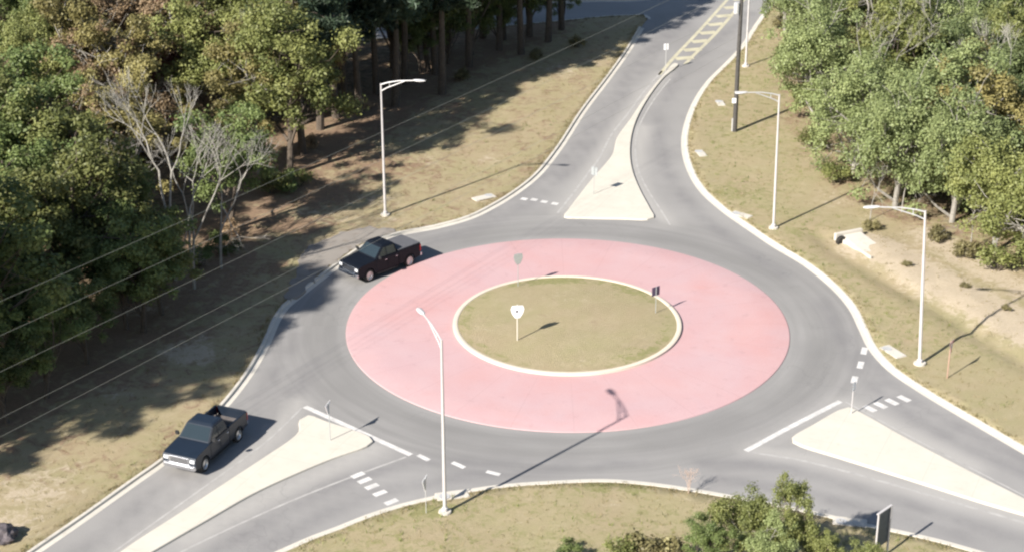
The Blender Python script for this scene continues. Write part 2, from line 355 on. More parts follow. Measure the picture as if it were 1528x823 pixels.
# ------------------------------------------------------------------ woods outline
tree_l = spline([np.array(p) for p in ((-62, -75), (-50, -50), (-41, -30), (-33.2, -14), (-29, -4), (-25.5, 3.5), (-22.6, 13), (-20.8, 23.5), (-15.0, 37), (-8.5, 53), (-2, 63), (2.0, 70))], 1.)
tree_r = spline([np.array(p) for p in ((40, 118), (30, 86), (26.5, 76), (23.0, 62), (21.2, 48), (20.6, 37), (21.6, 26.5), (24.3, 18.5), (29.6, 13.5), (34.5, 4), (46, -14))], 1.)
wood_l = np.vstack([tree_l, [(-6, 71), (-40, 73), (-140, 80), (-160, -90)]])
wood_r = np.vstack([tree_r, [(150, -60), (150, 140)]])

# ------------------------------------------------------------------ ground sheet
def smooth_noise(X, s, seed):
    r = np.random.default_rng(seed); z = np.zeros(len(X))
    for k in range(5):
        a = r.uniform(0, 2*math.pi); f = s*r.uniform(.6, 1.7); z += np.sin(X@np.array([math.cos(a), math.sin(a)])*f + r.uniform(0, 6.3))
    return z/5
gx = np.arange(-64, 60, .75); gy = np.arange(-40, 96, .75)
A, B = np.meshgrid(gx, gy); pts = np.stack([A.ravel(), B.ravel()], 1)+rng.uniform(-.2, .2, (A.size, 2))
fx = np.concatenate([np.arange(-1500, -200, 130), np.arange(-200, 201, 12), np.arange(330, 1501, 130)])
A, B = np.meshgrid(fx, fx); q = np.stack([A.ravel(), B.ravel()], 1)+rng.uniform(-1, 1, (A.size, 2)); q = q[~((q[:, 0] > -66) & (q[:, 0] < 62) & (q[:, 1] > -42) & (q[:, 1] < 98))]
pts = np.vstack([pts, q]); dd = dist_poly(outline, pts, True); pts = pts[dd > .5]
on = normals2(outline, True); area = .5*np.sum(outline[:, 0]*np.roll(outline[:, 1], -1)-np.roll(outline[:, 0], -1)*outline[:, 1])
out_n = -on if area > 0 else on                                   # points out of the road
back = outline+out_n*.17; under = outline-out_n*.02
def cdt(pts, loops):
    V = [Vector(p) for p in pts]; E = []
    for Lp in loops:
        o = len(V); V += [Vector(p) for p in Lp]; n = len(Lp); E += [(o+i, o+(i+1) % n) for i in range(n)]
    r = delaunay_2d_cdt(V, E, [], 0, 1e-4); return np.array([(p.x, p.y) for p in r[0]]), np.array([t for t in r[2]], np.int32)
GV, GF = cdt(pts, [back, under])
din = inside(outline, GV); de = dist_poly(outline, GV, True)
gz = .11+.05*smooth_noise(GV, .9, 3)*np.clip(de/2, 0, 1)+.12*smooth_noise(GV, .25, 5)*np.clip((de-2)/6, 0, 1)
ditch = spline(px((1225, 352), (1262, 382), (1320, 418), (1400, 463), (1470, 508), (1560, 560)), 1.)
dk = dist_poly(ditch, GV); gz -= .28*np.exp(-(dk/.7)**2)
bank = spline(px((1310, 372), (1400, 420), (1480, 462), (1580, 520)), 1.); gz += .15*np.exp(-(dist_poly(bank, GV)/1.6)**2)
gz += .20*smooth_noise(GV, 2.6, 17)*np.exp(-(dist_poly(bank, GV)/3.0)**2); gz = np.where(din | (de < .1), -.12, gz); gz = np.where((~din) & (de < .3) & (de >= .1), .125, gz)
def blobs(spec, X):
    r = np.zeros(len(X))
    for (u, v, a, b, k) in spec:                                   # photo spot, radii in metres
        c = g2(u, v); r = np.maximum(r, k*np.exp(-((X[:, 0]-c[0])/a)**2-((X[:, 1]-c[1])/b)**2))
    return r
def line_w(L, wd, k, X): return k*np.exp(-(dist_poly(np.array(L), X)/wd)**2)
near = (np.abs(GV[:, 0]) < 70) & (np.abs(GV[:, 1]) < 100)
inl, inr = inside(wood_l, GV), inside(wood_r, GV); dl = dist_poly(tree_l, GV); dr = dist_poly(tree_r, GV)
straw = np.where(inl, .75, .75*np.exp(-(dl/3.2)**2)); straw = np.maximum(straw, blobs([(440, 300, 4, 5, .8), (520, 215, 4, 4, .8), (330, 430, 5, 3, .7), (560, 90, 8, 8, .8), (400, 400, 3, 3, .6), (700, 200, 3, 5, .4), (480, 290, 5, 5, .8), (560, 250, 5, 5, .75), (620, 250, 4, 5, .6), (430, 340, 5, 3, .8), (350, 400, 5, 3, .8), (220, 500, 6, 4, .75), (150, 560, 6, 4, .7), (680, 170, 4, 8, .55), (300, 455, 4, 3, .7)], GV))
straw = np.maximum(straw, np.where((GV[:, 0] < 6) & (GV[:, 1] > -20) & (GV[:, 0] < GV[:, 1]*.35-8), .36, 0)); straw = np.maximum(straw, np.where(inr, .5, .55*np.exp(-(dr/2.2)**2)))
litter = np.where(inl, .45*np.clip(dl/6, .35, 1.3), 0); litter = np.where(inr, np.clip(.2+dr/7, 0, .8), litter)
sand = blobs([(285, 528, 2.2, 2.0, .85), (300, 505, 1.6, 1.5, .5), (50, 735, 3.2, 2.6, .62), (20, 780, 2.5, 2, .6), (90, 705, 3, 2, .45), (620, 205, 2.5, 2.5, .35), (590, 330, 2, 1.3, .45), (500, 330, 3, 1.6, .4), (830, 105, 3.5, 4.5, .45), (720, 300, 1.4, 1.2, .5), (880, 95, 2.2, 4, .4), (560, 300, 2.5, 2, .5), (470, 320, 2.5, 1.6, .5), (640, 240, 1.8, 2, .45), (730, 240, 1.4, 2.2, .5), (205, 462, 2.2, 1.2, .6), (265, 430, 1.6, 1, .5), (170, 590, 1.6, .8, .6), (1240, 300, 2.4, 3.2, .42), (1130, 250, 2, 2.5, .3), (1300, 330, 2, 2, .4), (1060, 715, 2.5, 1.2, .4), (1020, 745, 2.5, 1.2, .32), (910, 752, 1.6, .6, .45), (790, 780, 2, .8, .35), (1150, 330, .8, .8, .3)], GV)
sand = np.maximum(sand, line_w(px((1290, 365), (1340, 385), (1400, 425), (1460, 455), (1540, 500)), 2.3, 1.1, GV)); sand = np.maximum(sand, line_w(px((1380, 350), (1450, 395), (1540, 440)), 1.8, .8, GV))
green = blobs([(1085, 290, 2.6, 3.0, .62), (1060, 240, 1.6, 3, .45), (1100, 140, 3, 5, .35), (1170, 250, 3, 4, .32), (1195, 350, 3, 1.8, .5), (1320, 520, 1.8, 1.5, .35), (1240, 405, 2, 1.2, .4), (1480, 600, 3, 1.5, .35), (1345, 555, 2, 1, .55), (1140, 60, 3, 6, .35), (640, 765, 2.2, .9, .85), (590, 778, 2.0, 1., .55), (900, 728, 2.6, .6, .85), (945, 735, 1.6, .7, .7), (720, 765, 2.4, .8, .4), (930, 790, 1.6, 1.6, .5), (830, 740, 3, .5, .35), (740, 262, 3, 2.5, .3), (650, 310, 2.5, 1.5, .4), (800, 190, 3, 3, .3), (410, 275, 2.2, 2.2, .6), (700, 225, 3, 3, .3), (340, 560, 1.5, 2, .2)], GV)
green = np.maximum(green, np.where(inr, .45, .3*np.exp(-(dr/3)**2)))
far_w = ~near; green = np.maximum(green, np.where(GV[:, 1] < -17, .40, np.where((GV[:, 0] > 12) & (GV[:, 1] > -5), .40, 0))-sand*.5); green = np.where(far_w, .5, green)
me = raw_mesh('ground', np.column_stack([GV, gz]), GF, M['ground'], dict(straw=straw, litter=litter, sand=sand, green=green), True)
tag(link('ground', me), kind='structure')
def ground_z(x, y):
    i = np.argmin((GV[:, 0]-x)**2+(GV[:, 1]-y)**2); return float(gz[i])

# ------------------------------------------------------------------ road sheet
rp = np.stack(np.meshgrid(np.arange(-64, 60, .6), np.arange(-60, 100, .6)), -1).reshape(-1, 2); rp = rp[inside(outline, rp)]; rp = rp[dist_poly(outline, rp, True) > .25]
RV, RF = cdt(rp, [outline]); cen = RV[RF].mean(1); RF = RF[inside(outline, cen)]
wear = np.zeros(len(RV)); lite = np.zeros(len(RV))
for L in lanes: wear = np.maximum(wear, .95*np.exp(-(dist_poly(spline(L, 1.), RV)/.65)**2))
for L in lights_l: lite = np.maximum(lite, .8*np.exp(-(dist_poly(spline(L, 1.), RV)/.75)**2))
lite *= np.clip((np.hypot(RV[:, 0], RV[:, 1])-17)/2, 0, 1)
tag(link('road', raw_mesh('road', np.column_stack([RV, np.zeros(len(RV))]), RF, M['asphalt'], dict(wear=wear, light=lite))), kind='structure')

# kerb and gutter along every outer edge
sgn = -1 if area > 0 else 1
prof = [(-.36, .006), (-.05, .016), (-.012, .13), (.03, .15), (.17, .15), (.20, .06)]
for L in (LE, CO, NO, RT, BO):
    V, Fc = sweep(L, [(sgn*o, z) for o, z in prof])
    tag(link('kerb', raw_mesh('kerb', V, [f[::-1] for f in Fc] if sgn < 0 else Fc, M['kerb'])), kind='structure')

def raised(name, P, z, mat, bev=.05):
    P = np.asarray(P); n = len(P); N = normals2(P, True); a = .5*np.sum(P[:, 0]*np.roll(P[:, 1], -1)-np.roll(P[:, 0], -1)*P[:, 1]); N = N if a > 0 else -N
    rings = [np.column_stack([P, np.full(n, -.02)]), np.column_stack([P, np.full(n, z-bev)]), np.column_stack([P+N*bev*.35, np.full(n, z-bev*.3)]), np.column_stack([P+N*bev*1.2, np.full(n, z)])]
    V = np.vstack(rings); Fc = []
    for k in range(3): Fc += [(k*n+i, k*n+(i+1) % n, (k+1)*n+(i+1) % n, (k+1)*n+i) for i in range(n)]
    Fc += [tuple(3*n+i for i in t) for t in tessellate_polygon([[Vector((p[0], p[1], 0)) for p in rings[3]]])]
    mb = MB(); mb.v = [tuple(p) for p in V]; mb.f = Fc; return mb.build(name, mat)
for k, P in splitters.items(): tag(raised('splitter_island', P, .13, M['island']), kind='structure')

# ------------------------------------------------------------------ roundabout
def annulus(prof, n=160, closed_center=False):
    th = np.linspace(0, 2*math.pi, n, endpoint=False); V = []; Fc = []; k = len(prof)
    for r, z in prof: V += [(r*math.cos(t), r*math.sin(t), z) for t in th]
    for j in range(k-1): Fc += [(j*n+i, j*n+(i+1) % n, (j+1)*n+(i+1) % n, (j+1)*n+i) for i in range(n)]
    return V, Fc
V, Fc = annulus([(14.02, -.01), (14.0, .045), (13.9, .062), (12, .075), (10, .09), (8, .1), (7.22, .105)])
mb = MB(); mb.v = V; mb.f = Fc; tag(mb.build('truck_apron', M['pink'], smooth=True), kind='structure')
V, Fc = annulus([(7.26, .09), (7.24, .235), (7.18, .255), (6.98, .255), (6.95, .24), (6.94, .15)])
mb = MB(); mb.v = V; mb.f = Fc; tag(mb.build('kerb', M['kerb_cream'], smooth=True), kind='structure')
a = np.linspace(-7, 7, 60); X = np.stack(np.meshgrid(a, a), -1).reshape(-1, 2); X = X[np.hypot(*X.T) < 6.7]; th = np.linspace(0, 2*math.pi, 120, endpoint=False)
IV, IF = cdt(X, [np.stack([6.94*np.cos(th), 6.94*np.sin(th)], 1)]); ri = np.hypot(*IV.T)
iz = .22+.16*(1-(ri/6.94)**2)+.03*smooth_noise(IV, 1.4, 8)*(ri < 6.6)
def island_z(x, y): return .22+.16*(1-(x*x+y*y)/48.2)
ig = np.clip(.42*np.exp(-((ri-6.5)/.7)**2)+.25*smooth_noise(IV, .8, 11)+blobs([(800, 425, 3, 1.2, .35), (950, 440, 2, 1.5, .35), (900, 530, 3, 1.5, .25)], IV), 0, 1); isd = np.clip(blobs([(850, 450, 2.5, 1.5, .3), (720, 500, 2, 1.5, .28), (860, 545, 2, .8, .35)], IV), 0, 1)
me = raw_mesh('central_island', np.column_stack([IV, iz]), IF, M['ground'], dict(green=ig, sand=isd, straw=.22*np.exp(-(ri/4)**2), litter=np.zeros(len(IV))), True)
tag(link('central_island', me), kind='structure')

# side street edge and the apron beyond the kerb on the left
def sheet(name, P, z, mat):
    P = np.asarray(P); t = tessellate_polygon([[Vector((p[0], p[1], 0)) for p in P]])
    mb = MB(); mb.add([(p[0], p[1], z) for p in P], t); o = mb.build(name, mat)
    if o.data.polygons[0].normal.z < 0: o.data.flip_normals()
    return tag(o, kind='structure')
apron = spline(px((432, 451), (428, 434), (442, 412), (446, 388), (470, 366), (505, 352), (545, 343), (590, 347), (570, 356), (540, 368), (505, 391), (470, 418)), .4, True)
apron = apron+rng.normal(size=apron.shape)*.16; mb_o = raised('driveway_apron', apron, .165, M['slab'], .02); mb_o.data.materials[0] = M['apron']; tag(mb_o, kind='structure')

# ------------------------------------------------------------------ markings
def strip(name, L, wd, mat, z=.004, smooth_it=True):
    L = spline(L, .5) if smooth_it else np.array(L); N = normals2(L); n = len(L)
    V = np.vstack([np.column_stack([L-N*wd/2, np.full(n, z)]), np.column_stack([L+N*wd/2, np.full(n, z)])])
    Fc = [(i, i+1, n+i+1, n+i) for i in range(n-1)]
    mb = MB(); mb.v = [tuple(p) for p in V]; mb.f = Fc; o = mb.build(name, mat)
    if o.data.polygons[0].normal.z < 0: o.data.flip_normals()
    return tag(o, kind='structure')
WP, FP, YP = M['white_paint'], M['faint_paint'], M['yellow_paint']
strip('edge_line', px((455, 606), (530, 640), (613, 678)), .34, WP); strip('edge_line', px((450, 608), (425, 633), (395, 660), (345, 697), (250, 765), (160, 830), (120, 860)), .14, FP)
strip('edge_line', px((606, 681), (540, 705), (470, 732), (390, 766), (280, 818), (220, 850)), .16, FP)
strip('edge_line', px((1113, 672), (1180, 636), (1254, 598)), .34, WP); strip('edge_line', px((1262, 599), (1310, 625), (1370, 657), (1440, 693), (1540, 745)), .14, FP)
strip('edge_line', px((1120, 674), (1200, 687), (1300, 713), (1400, 742), (1528, 779), (1600, 802)), .2, FP)
strip('edge_line', px((1000, 336), (985, 312), (965, 281), (952, 252), (948, 225), (950, 200), (960, 175), (980, 143), (1000, 118)), .14, FP)
strip('edge_line', px((832, 318), (858, 285), (878, 258), (895, 235), (910, 205), (935, 172), (962, 136), (988, 106)), .18, FP)
# yield dashes and crossing marks
def dash(u, v, du, dv, wd): strip('road_dash', px((u-du, v-dv), (u+du, v+dv)), wd, WP, .005, False)
for u, v, du, dv in ((632, 682, 8, 4), (684, 693, 9, 4), (736, 705, 10, 2.5)): dash(u, v, du, dv, .3)
for u, v in ((1289.5, 523), (1284, 544), (1275, 566)): dash(u, v, 1.5, -5, .36)
for u, v in ((782, 297), (797, 298), (812, 301), (828, 304)): dash(u, v, 4.5, .8, .45)
for u, v in ((534, 708), (544, 716), (555, 725), (567, 735), (584, 748)): dash(u, v, 9, -3.5, .38)
for u, v in ((1298, 609), (1314, 604), (1331, 599), (1349, 594)): dash(u, v, 8, 4, .42)
# yellow painted median towards the top
hl = px((984, 112), (1004, 88), (1040, 50), (1078, 8), (1100, -16)); hr = px((1022, 96), (1040, 78), (1070, 48), (1102, 10), (1120, -14))
strip('median_line', hl, .34, YP); strip('median_line', hr, .34, YP)
HL, HR = spline(hl, .2), spline(hr, .2)
for i in range(9):
    a = g2(1008+i*12.2, 86-i*12.6+2); d = g2(1034+i*11.5, 86-i*12.6); strip('hatch_bar', [a, d], .95, YP, .006, False)

# ------------------------------------------------------------------ street furniture
def lamp_post():
    r = empty('street_lamp')
    b = MB(); b.tube([(0, 0, -.1), (0, 0, .12)], .34, 14); b.build('base', M['slab'], r, .02)
    p = MB(); p.tube([(0, 0, .1), (0, 0, .3), (0, 0, .34), (0, 0, 5), (0, 0, 10)], [.16, .16, .10, .085, .06], 12); p.build('pole', M['galv_pale'], r, smooth=True)
    a = MB(); L = 2.55
    a.tube([(0, 0, 9.93), (.5, 0, 10.1), (1.3, 0, 10.27), (L, 0, 10.36)], [.05, .045, .04, .038], 8)
    a.tube([(0, 0, 9.45), (.45, 0, 9.72), (1.1, 0, 10.0), (1.75, 0, 10.28)], [.045, .04, .038, .034], 8); a.tube([(.62, 0, 9.8), (.62, 0, 10.13)], .025, 6)
    a.build('arm', M['galv'], r, smooth=True)
    h = MB(); s = [(2.35, .05, .05), (2.5, .13, .075), (2.75, .17, .085), (3.05, .15, .075), (3.22, .06, .03)]; vs = []; n = 10
    for x, ww, hh in s: vs += [(x, ww*math.cos(2*math.pi*k/n), 10.37+hh*math.sin(2*math.pi*k/n)) for k in range(n)]
    h.add(vs, [(i*n+k, i*n+(k+1) % n, (i+1)*n+(k+1) % n, (i+1)*n+k) for i in range(len(s)-1) for k in range(n)]+[tuple(range(n))[::-1], tuple((len(s)-1)*n+k for k in range(n))])
    hd = h.build('lamp_head', M['lamp'], r, smooth=True)
    q = MB(); q.tube([(2.8, 0, 10.305), (2.8, 0, 10.27)], [.12, .09], 12); q.build('lens', M['lens'], hd)
    return r
lp = lamp_post()
for i, (u, v, az, lab) in enumerate(((664, 767, 114, 'nearest pale lamp post on the lower grass, its arm over the pink apron'),
        (575, 323, 350, 'lamp post on the tan verge before the dark wood, arm pointing to the road'),
        (1154, 343, 192, 'lamp post on the green verge below the leafy wood, arm fading into the foliage'),
        (1372, 545, 178, 'lamp post beside the sandy ditch and pale culvert, long bracketed arm'),
        (1112.5, 101, 185, 'far lamp post behind the dark utility pole, its head out of the picture'))):
    o = lp if i == 0 else copy_tree(lp); g = G(u, v); o.location = (g[0], g[1], ground_z(g[0], g[1])); o.rotation_euler.z = R(az); tag(o, lab, 'lamp post', 'street lamps around the roundabout')
    if i == 3: o.scale = (1.12, 1, 1)
    lean = (0, 0, R(-.9), R(-3.2), 0)[i]
    if lean: o.rotation_euler = (Matrix.Rotation(lean, 3, 'Y') @ Matrix.Rotation(R(az), 3, 'Z')).to_euler()

# utility pole on the right verge
up = empty('utility_pole', tuple(G(1096, 198))); up.location.z = .05
p = MB(); p.tube([(0, 0, -.2), (0, 0, 6), (.05, 0, 12.5)], [.20, .17, .13], 12); p.build('pole', M['wood'], up, smooth=True)
p = MB(); p.box((0, .0, 11.9), (2.2, .11, .13), R(60)); p.build('crossarm', M['wood'], up, .01)
for k in (-1, 0, 1): p = MB(); p.tube([(k*.95*math.cos(R(60)), k*.95*math.sin(R(60)), 11.96), (k*.95*math.cos(R(60)), k*.95*math.sin(R(60)), 12.2)], [.05, .03], 8); p.build('insulator', M['lens'], up)
p = MB(); p.tube([(-.34, -.1, 10.0), (-.34, -.1, 10.9)], .24, 14); p.build('transformer', M['galv'], up, .03)
p = MB(); p.box((-.18, -.20, 2.75), (.34, .10, .42)); p.build('meter_box', M['sign_white'], up, .02)
p = MB(); p.box((.05, -.22, 3.5), (.46, .05, .12)); p.build('bracket', M['galv'], up)
p = MB(); p.tube([(-.22, -.06, .1), (-.22, -.06, 1.2)], .06, 8); p.build('cable_guard', M['galv'], up)
tag(up, 'dark wooden utility pole on the verge beside the upper road', 'utility pole')

# overhead wires before the left wood
w0, w1 = G(0, 622, 6.0), G(380, 425, 6.0); wd = (w1-w0)[:2]/np.linalg.norm((w1-w0)[:2])
ends = []
for t, nm in ((-26, 'bare wooden line pole beyond the lower left corner'), (122, 'bare wooden line pole beyond the far end of the wood')):
    b = w0[:2]+wd*t; ends.append(b)
    o = empty('utility_pole', (b[0], b[1], 0)); p = MB(); p.tube([(0, 0, -.3), (0, 0, 13.2)], [.19, .13], 10); p.build('pole', M['wood'], o, smooth=True)
    p = MB(); p.box((0, 0, 12.55), (1.6, .1, .12), math.atan2(wd[1], wd[0])+R(90)); p.build('crossarm', M['wood'], o); tag(o, nm, 'utility pole')
pn = np.array([-wd[1], wd[0]])
for z, off, sg, lab in ((12.62, .0, .9, 'topmost overhead wire in front of the left wood'), (10.9, .0, 1.0, 'second overhead wire from the top before the left wood'), (9.0, .0, 1.0, 'middle overhead wire low across the left wood'),
                    (6.35, .0, .7, 'fourth overhead wire, crossing the shaded verge at the lower left'), (5.35, .0, .7, 'lowest faint overhead wire near the left picture edge')):
    P = []
    for k in range(41):
        t = k/40; b = ends[0]*(1-t)+ends[1]*t+pn*off; P.append((b[0], b[1], z-sg*4*t*(1-t)))
    m_ = MB(); m_.tube(P, .008, 5); tag(m_.build('overhead_wire', M['wire']), lab, 'wire', 'overhead wires before the left wood')

# signs
def sign(name, u, v, yaw, shape, hgt, wid, label, cat, face, back_m, post_m, zb=None, mark=None, pr=.035, low=0, group=None):
    g = G(u, v); z = zb if zb is not None else ground_z(g[0], g[1])
    r = empty(name, (g[0], g[1], z), R(yaw))                         # the face looks along local -Y
    p = MB(); p.tube([(0, 0, -.15), (0, 0, low+hgt+.03)], pr, 8); p.build('post', post_m, r, smooth=True)
    W, H_ = wid/2, hgt
    polys = dict(rect=[(-W, 0), (W, 0), (W, H_), (-W, H_)], shield=[(-W*.35, 0), (W*.35, 0), (W*.8, H_*.35), (W, H_*.72), (W*.8, H_), (-W*.8, H_), (-W, H_*.72), (-W*.8, H_*.35)],
                 tri=[(0, 0), (W, H_), (-W, H_)], diamond=[(0, 0), (W, H_/2), (0, H_), (-W, H_/2)])[shape]
    P = [(a, b+low) for a, b in polys]
    q = MB(); q.prism(P, 'y', -pr-.03, -pr-.008); pa = q.build('panel', back_m, r)
    c = np.mean(P, 0); q = MB(); q.prism([tuple(c+(np.array(t)-c)*.97) for t in P], 'y', -pr-.036, -pr-.0305); q.build('face', face, pa)
    if shape == 'tri':
        q = MB(); q.prism([tuple(c+(np.array(t)-c)*.55) for t in P], 'y', -pr-.041, -pr-.0365); q.build('inner_triangle', M['sign_white'], pa)
    if mark:
        q = MB()
        for pl in mark: q.prism([(a*wid, low+b*hgt) for a, b in pl], 'y', -pr-.042, -pr-.0365)
        q.build('marking', M['sign_black'], pa)
    return tag(r, label, cat, group)
iz0 = lambda u, v: island_z(*g2(u, v))
sign('island_sign', 772, 514, 8, 'shield', .85, .86, 'white sign with a small dark mark on a pale post in the island grass', 'sign', M['sign_white'], M['sign_back'], M['post'], iz0(772, 514), [[(-.12, .45), (.05, .45), (.05, .62), (-.12, .62)]], .04, 1.55)
sign('island_sign', 773, 432, 20, 'shield', .75, .66, 'pale grey sign on a thin post at the far rim of the island', 'sign', M['sign_back'], M['sign_back'], M['sign_back'], iz0(773, 432), None, .025, 1.6)
sign('island_sign', 978, 472, 215, 'rect', .62, .62, 'small violet-dark sign seen from behind at the right rim of the island', 'sign', M['sign_white'], M['sign_blue'], M['sign_back'], iz0(978, 472), None, .025, 1.2)
sign('yield_sign', 493, 659, 256, 'tri', .78, .80, 'thin sign with reddish white panel on the left concrete splitter', 'sign', M['sign_red'], M['sign_white'], M['sign_back'], .13, None, .026, 1.55)
sign('yield_sign', 1413, 566, 60, 'tri', .80, .85, 'faded red sign on a reddish post in the grass beyond the bracketed lamp post', 'sign', M['sign_red'], M['sign_back'], M['post_red'], None, None, .035, 1.65)
sign('yield_sign', 636, 768, 255, 'tri', .78, .80, 'pinkish white sign seen edge-on beside the near lamp post', 'sign', M['sign_white'], M['sign_white'], M['galv'], None, None, .02, 1.3)
sign('keep_right_sign', 1270, 619, 52, 'rect', .52, .34, 'small dark-backed sign at the tip of the right concrete splitter', 'sign', M['sign_white'], M['sign_dark'], M['galv_pale'], .13, None, .028, 1.5)
sign('keep_right_sign', 886, 292, 150, 'rect', .62, .5, 'small grey sign standing on the top concrete splitter', 'sign', M['sign_white'], M['sign_back'], M['sign_back'], .13, None, .022, 1.5)
sign('keep_right_sign', 993, 107, 190, 'rect', .55, .42, 'white sign at the narrow tip of the top concrete splitter', 'sign', M['sign_white'], M['sign_white'], M['galv'], .13, None, .025, 1.9)
False and sign('warning_sign', 1046, 96, 20, 'diamond', 1.0, 1.0, 'thin grey sign by the yellow hatching on the upper road', 'sign', M['sign_back'], M['sign_back'], M['sign_back'], 0., None, .022, 1.5)
False and sign('yield_sign', 762, 284, 200, 'tri', .7, .75, 'thin sign on the verge by the upper road kerb and its yield dashes', 'sign', M['sign_red'], M['sign_back'], M['post_red'], None, None, .025, 1.5)
# big sign panel at the lower right
g = G(1304, 842); r = empty('guide_sign', (g[0], g[1], .1), R(46))
for x in (0.04, 1.14): p = MB(); p.box((x, 0, 1.35), (.085, .085, 2.9)); p.build('post', M['galv_pale'], r, .01)
p = MB(); p.box((.59, .062, 1.75), (1.06, .03, 2.0)); pa = p.build('panel', M['sign_dark'], r)
p = MB(); p.box((.59, .079, 1.75), (1.04, .004, 1.96)); p.build('face', M['sign_white'], pa)
p = MB(); p.box((.59, 0.03, 2.80), (1.24, .12, .06)); p.build('top_rail', M['galv_pale'], r)
tag(r, 'tall dark-backed sign panel with pale posts behind the leafy treetops at the lower kerb', 'sign')

b_ = MB(); b_.tube([(*g2(711, 395), .062), (*g2(711, 395), .075)], [.22, .2], 14); tag(b_.build('dark_spot', M['bedliner']), kind='structure')  # thin flat dark disc on the pink apron
# storm drain inlets set into the kerb
def inlet(u, v, yaw, label, s=1.):
    g = G(u, v); r = empty('storm_inlet', (g[0], g[1], .12), R(yaw))
    b = MB(); b.box((0, 0, -.02), (1.75*s, .8*s, .13)); b.build('slab', M['slab'], r, .03)
    b = MB(); b.box((0, -.41*s, -.03), (1.2*s, .03, .09)); b.build('opening', M['hole'], r)
    b = MB(); b.tube([(.45*s, .1, .04), (.45*s, .1, .065)], .3, 16); b.build('manhole_lid', M['galv'], r)
    tag(r, label, 'storm drain', 'kerb inlets around the roundabout')
inlet(722, 297, 32, 'concrete storm inlet in the upper left verge near the yield dashes')
inlet(1046, 231, -78+180, 'concrete storm inlet at the kerb where the upper road bends', .8)
inlet(1106, 323, 140, 'concrete storm inlet at the kerb left of the verge lamp post', .9)
inlet(1332, 527, 118, 'concrete storm inlet at the kerb left of the bracketed lamp post')
inlet(675, 741, 180+14, 'concrete storm inlet right behind the nearest lamp post')
inlet(1268, 781, 180-12, 'concrete storm inlet by the lower kerb left of the dark sign panel')
inlet(1075, 156, 95, 'pale concrete storm inlet left of the utility pole', .8)
# culvert end with sloping concrete apron
c0 = G(1281, 372); r = empty('culvert_headwall', (c0[0], c0[1], .0), math.atan2(*(G(1308, 392)-G(1252, 358))[1::-1]))
mb = MB(); mb.prism([(-1.7, .30), (-1.5, .42), (1.5, .12), (1.75, -.1), (-1.7, -.3)], 'y', -.2, 1.15); mb.build('apron_slab', M['slab'], r, .03)
mb = MB(); mb.box((-1.55, .3, .35), (.24, 1.9, .5)); hw = mb.build('headwall', M['slab'], r, .03)
mb = MB(); mb.tube([(-1.42, -.32, .12), (-1.15, -.32, .1)], .34, 16); mb.build('pipe_mouth', M['hole'], r)
mb = MB(); mb.box((.2, -.28, .10), (3.0, .14, .36)); mb.build('side_wall', M['slab'], r, .03)
r.scale = (1.15, 1.2, 1.1); tag(r, 'pale concrete culvert end with dark pipe mouth in the sandy ditch', 'culvert')

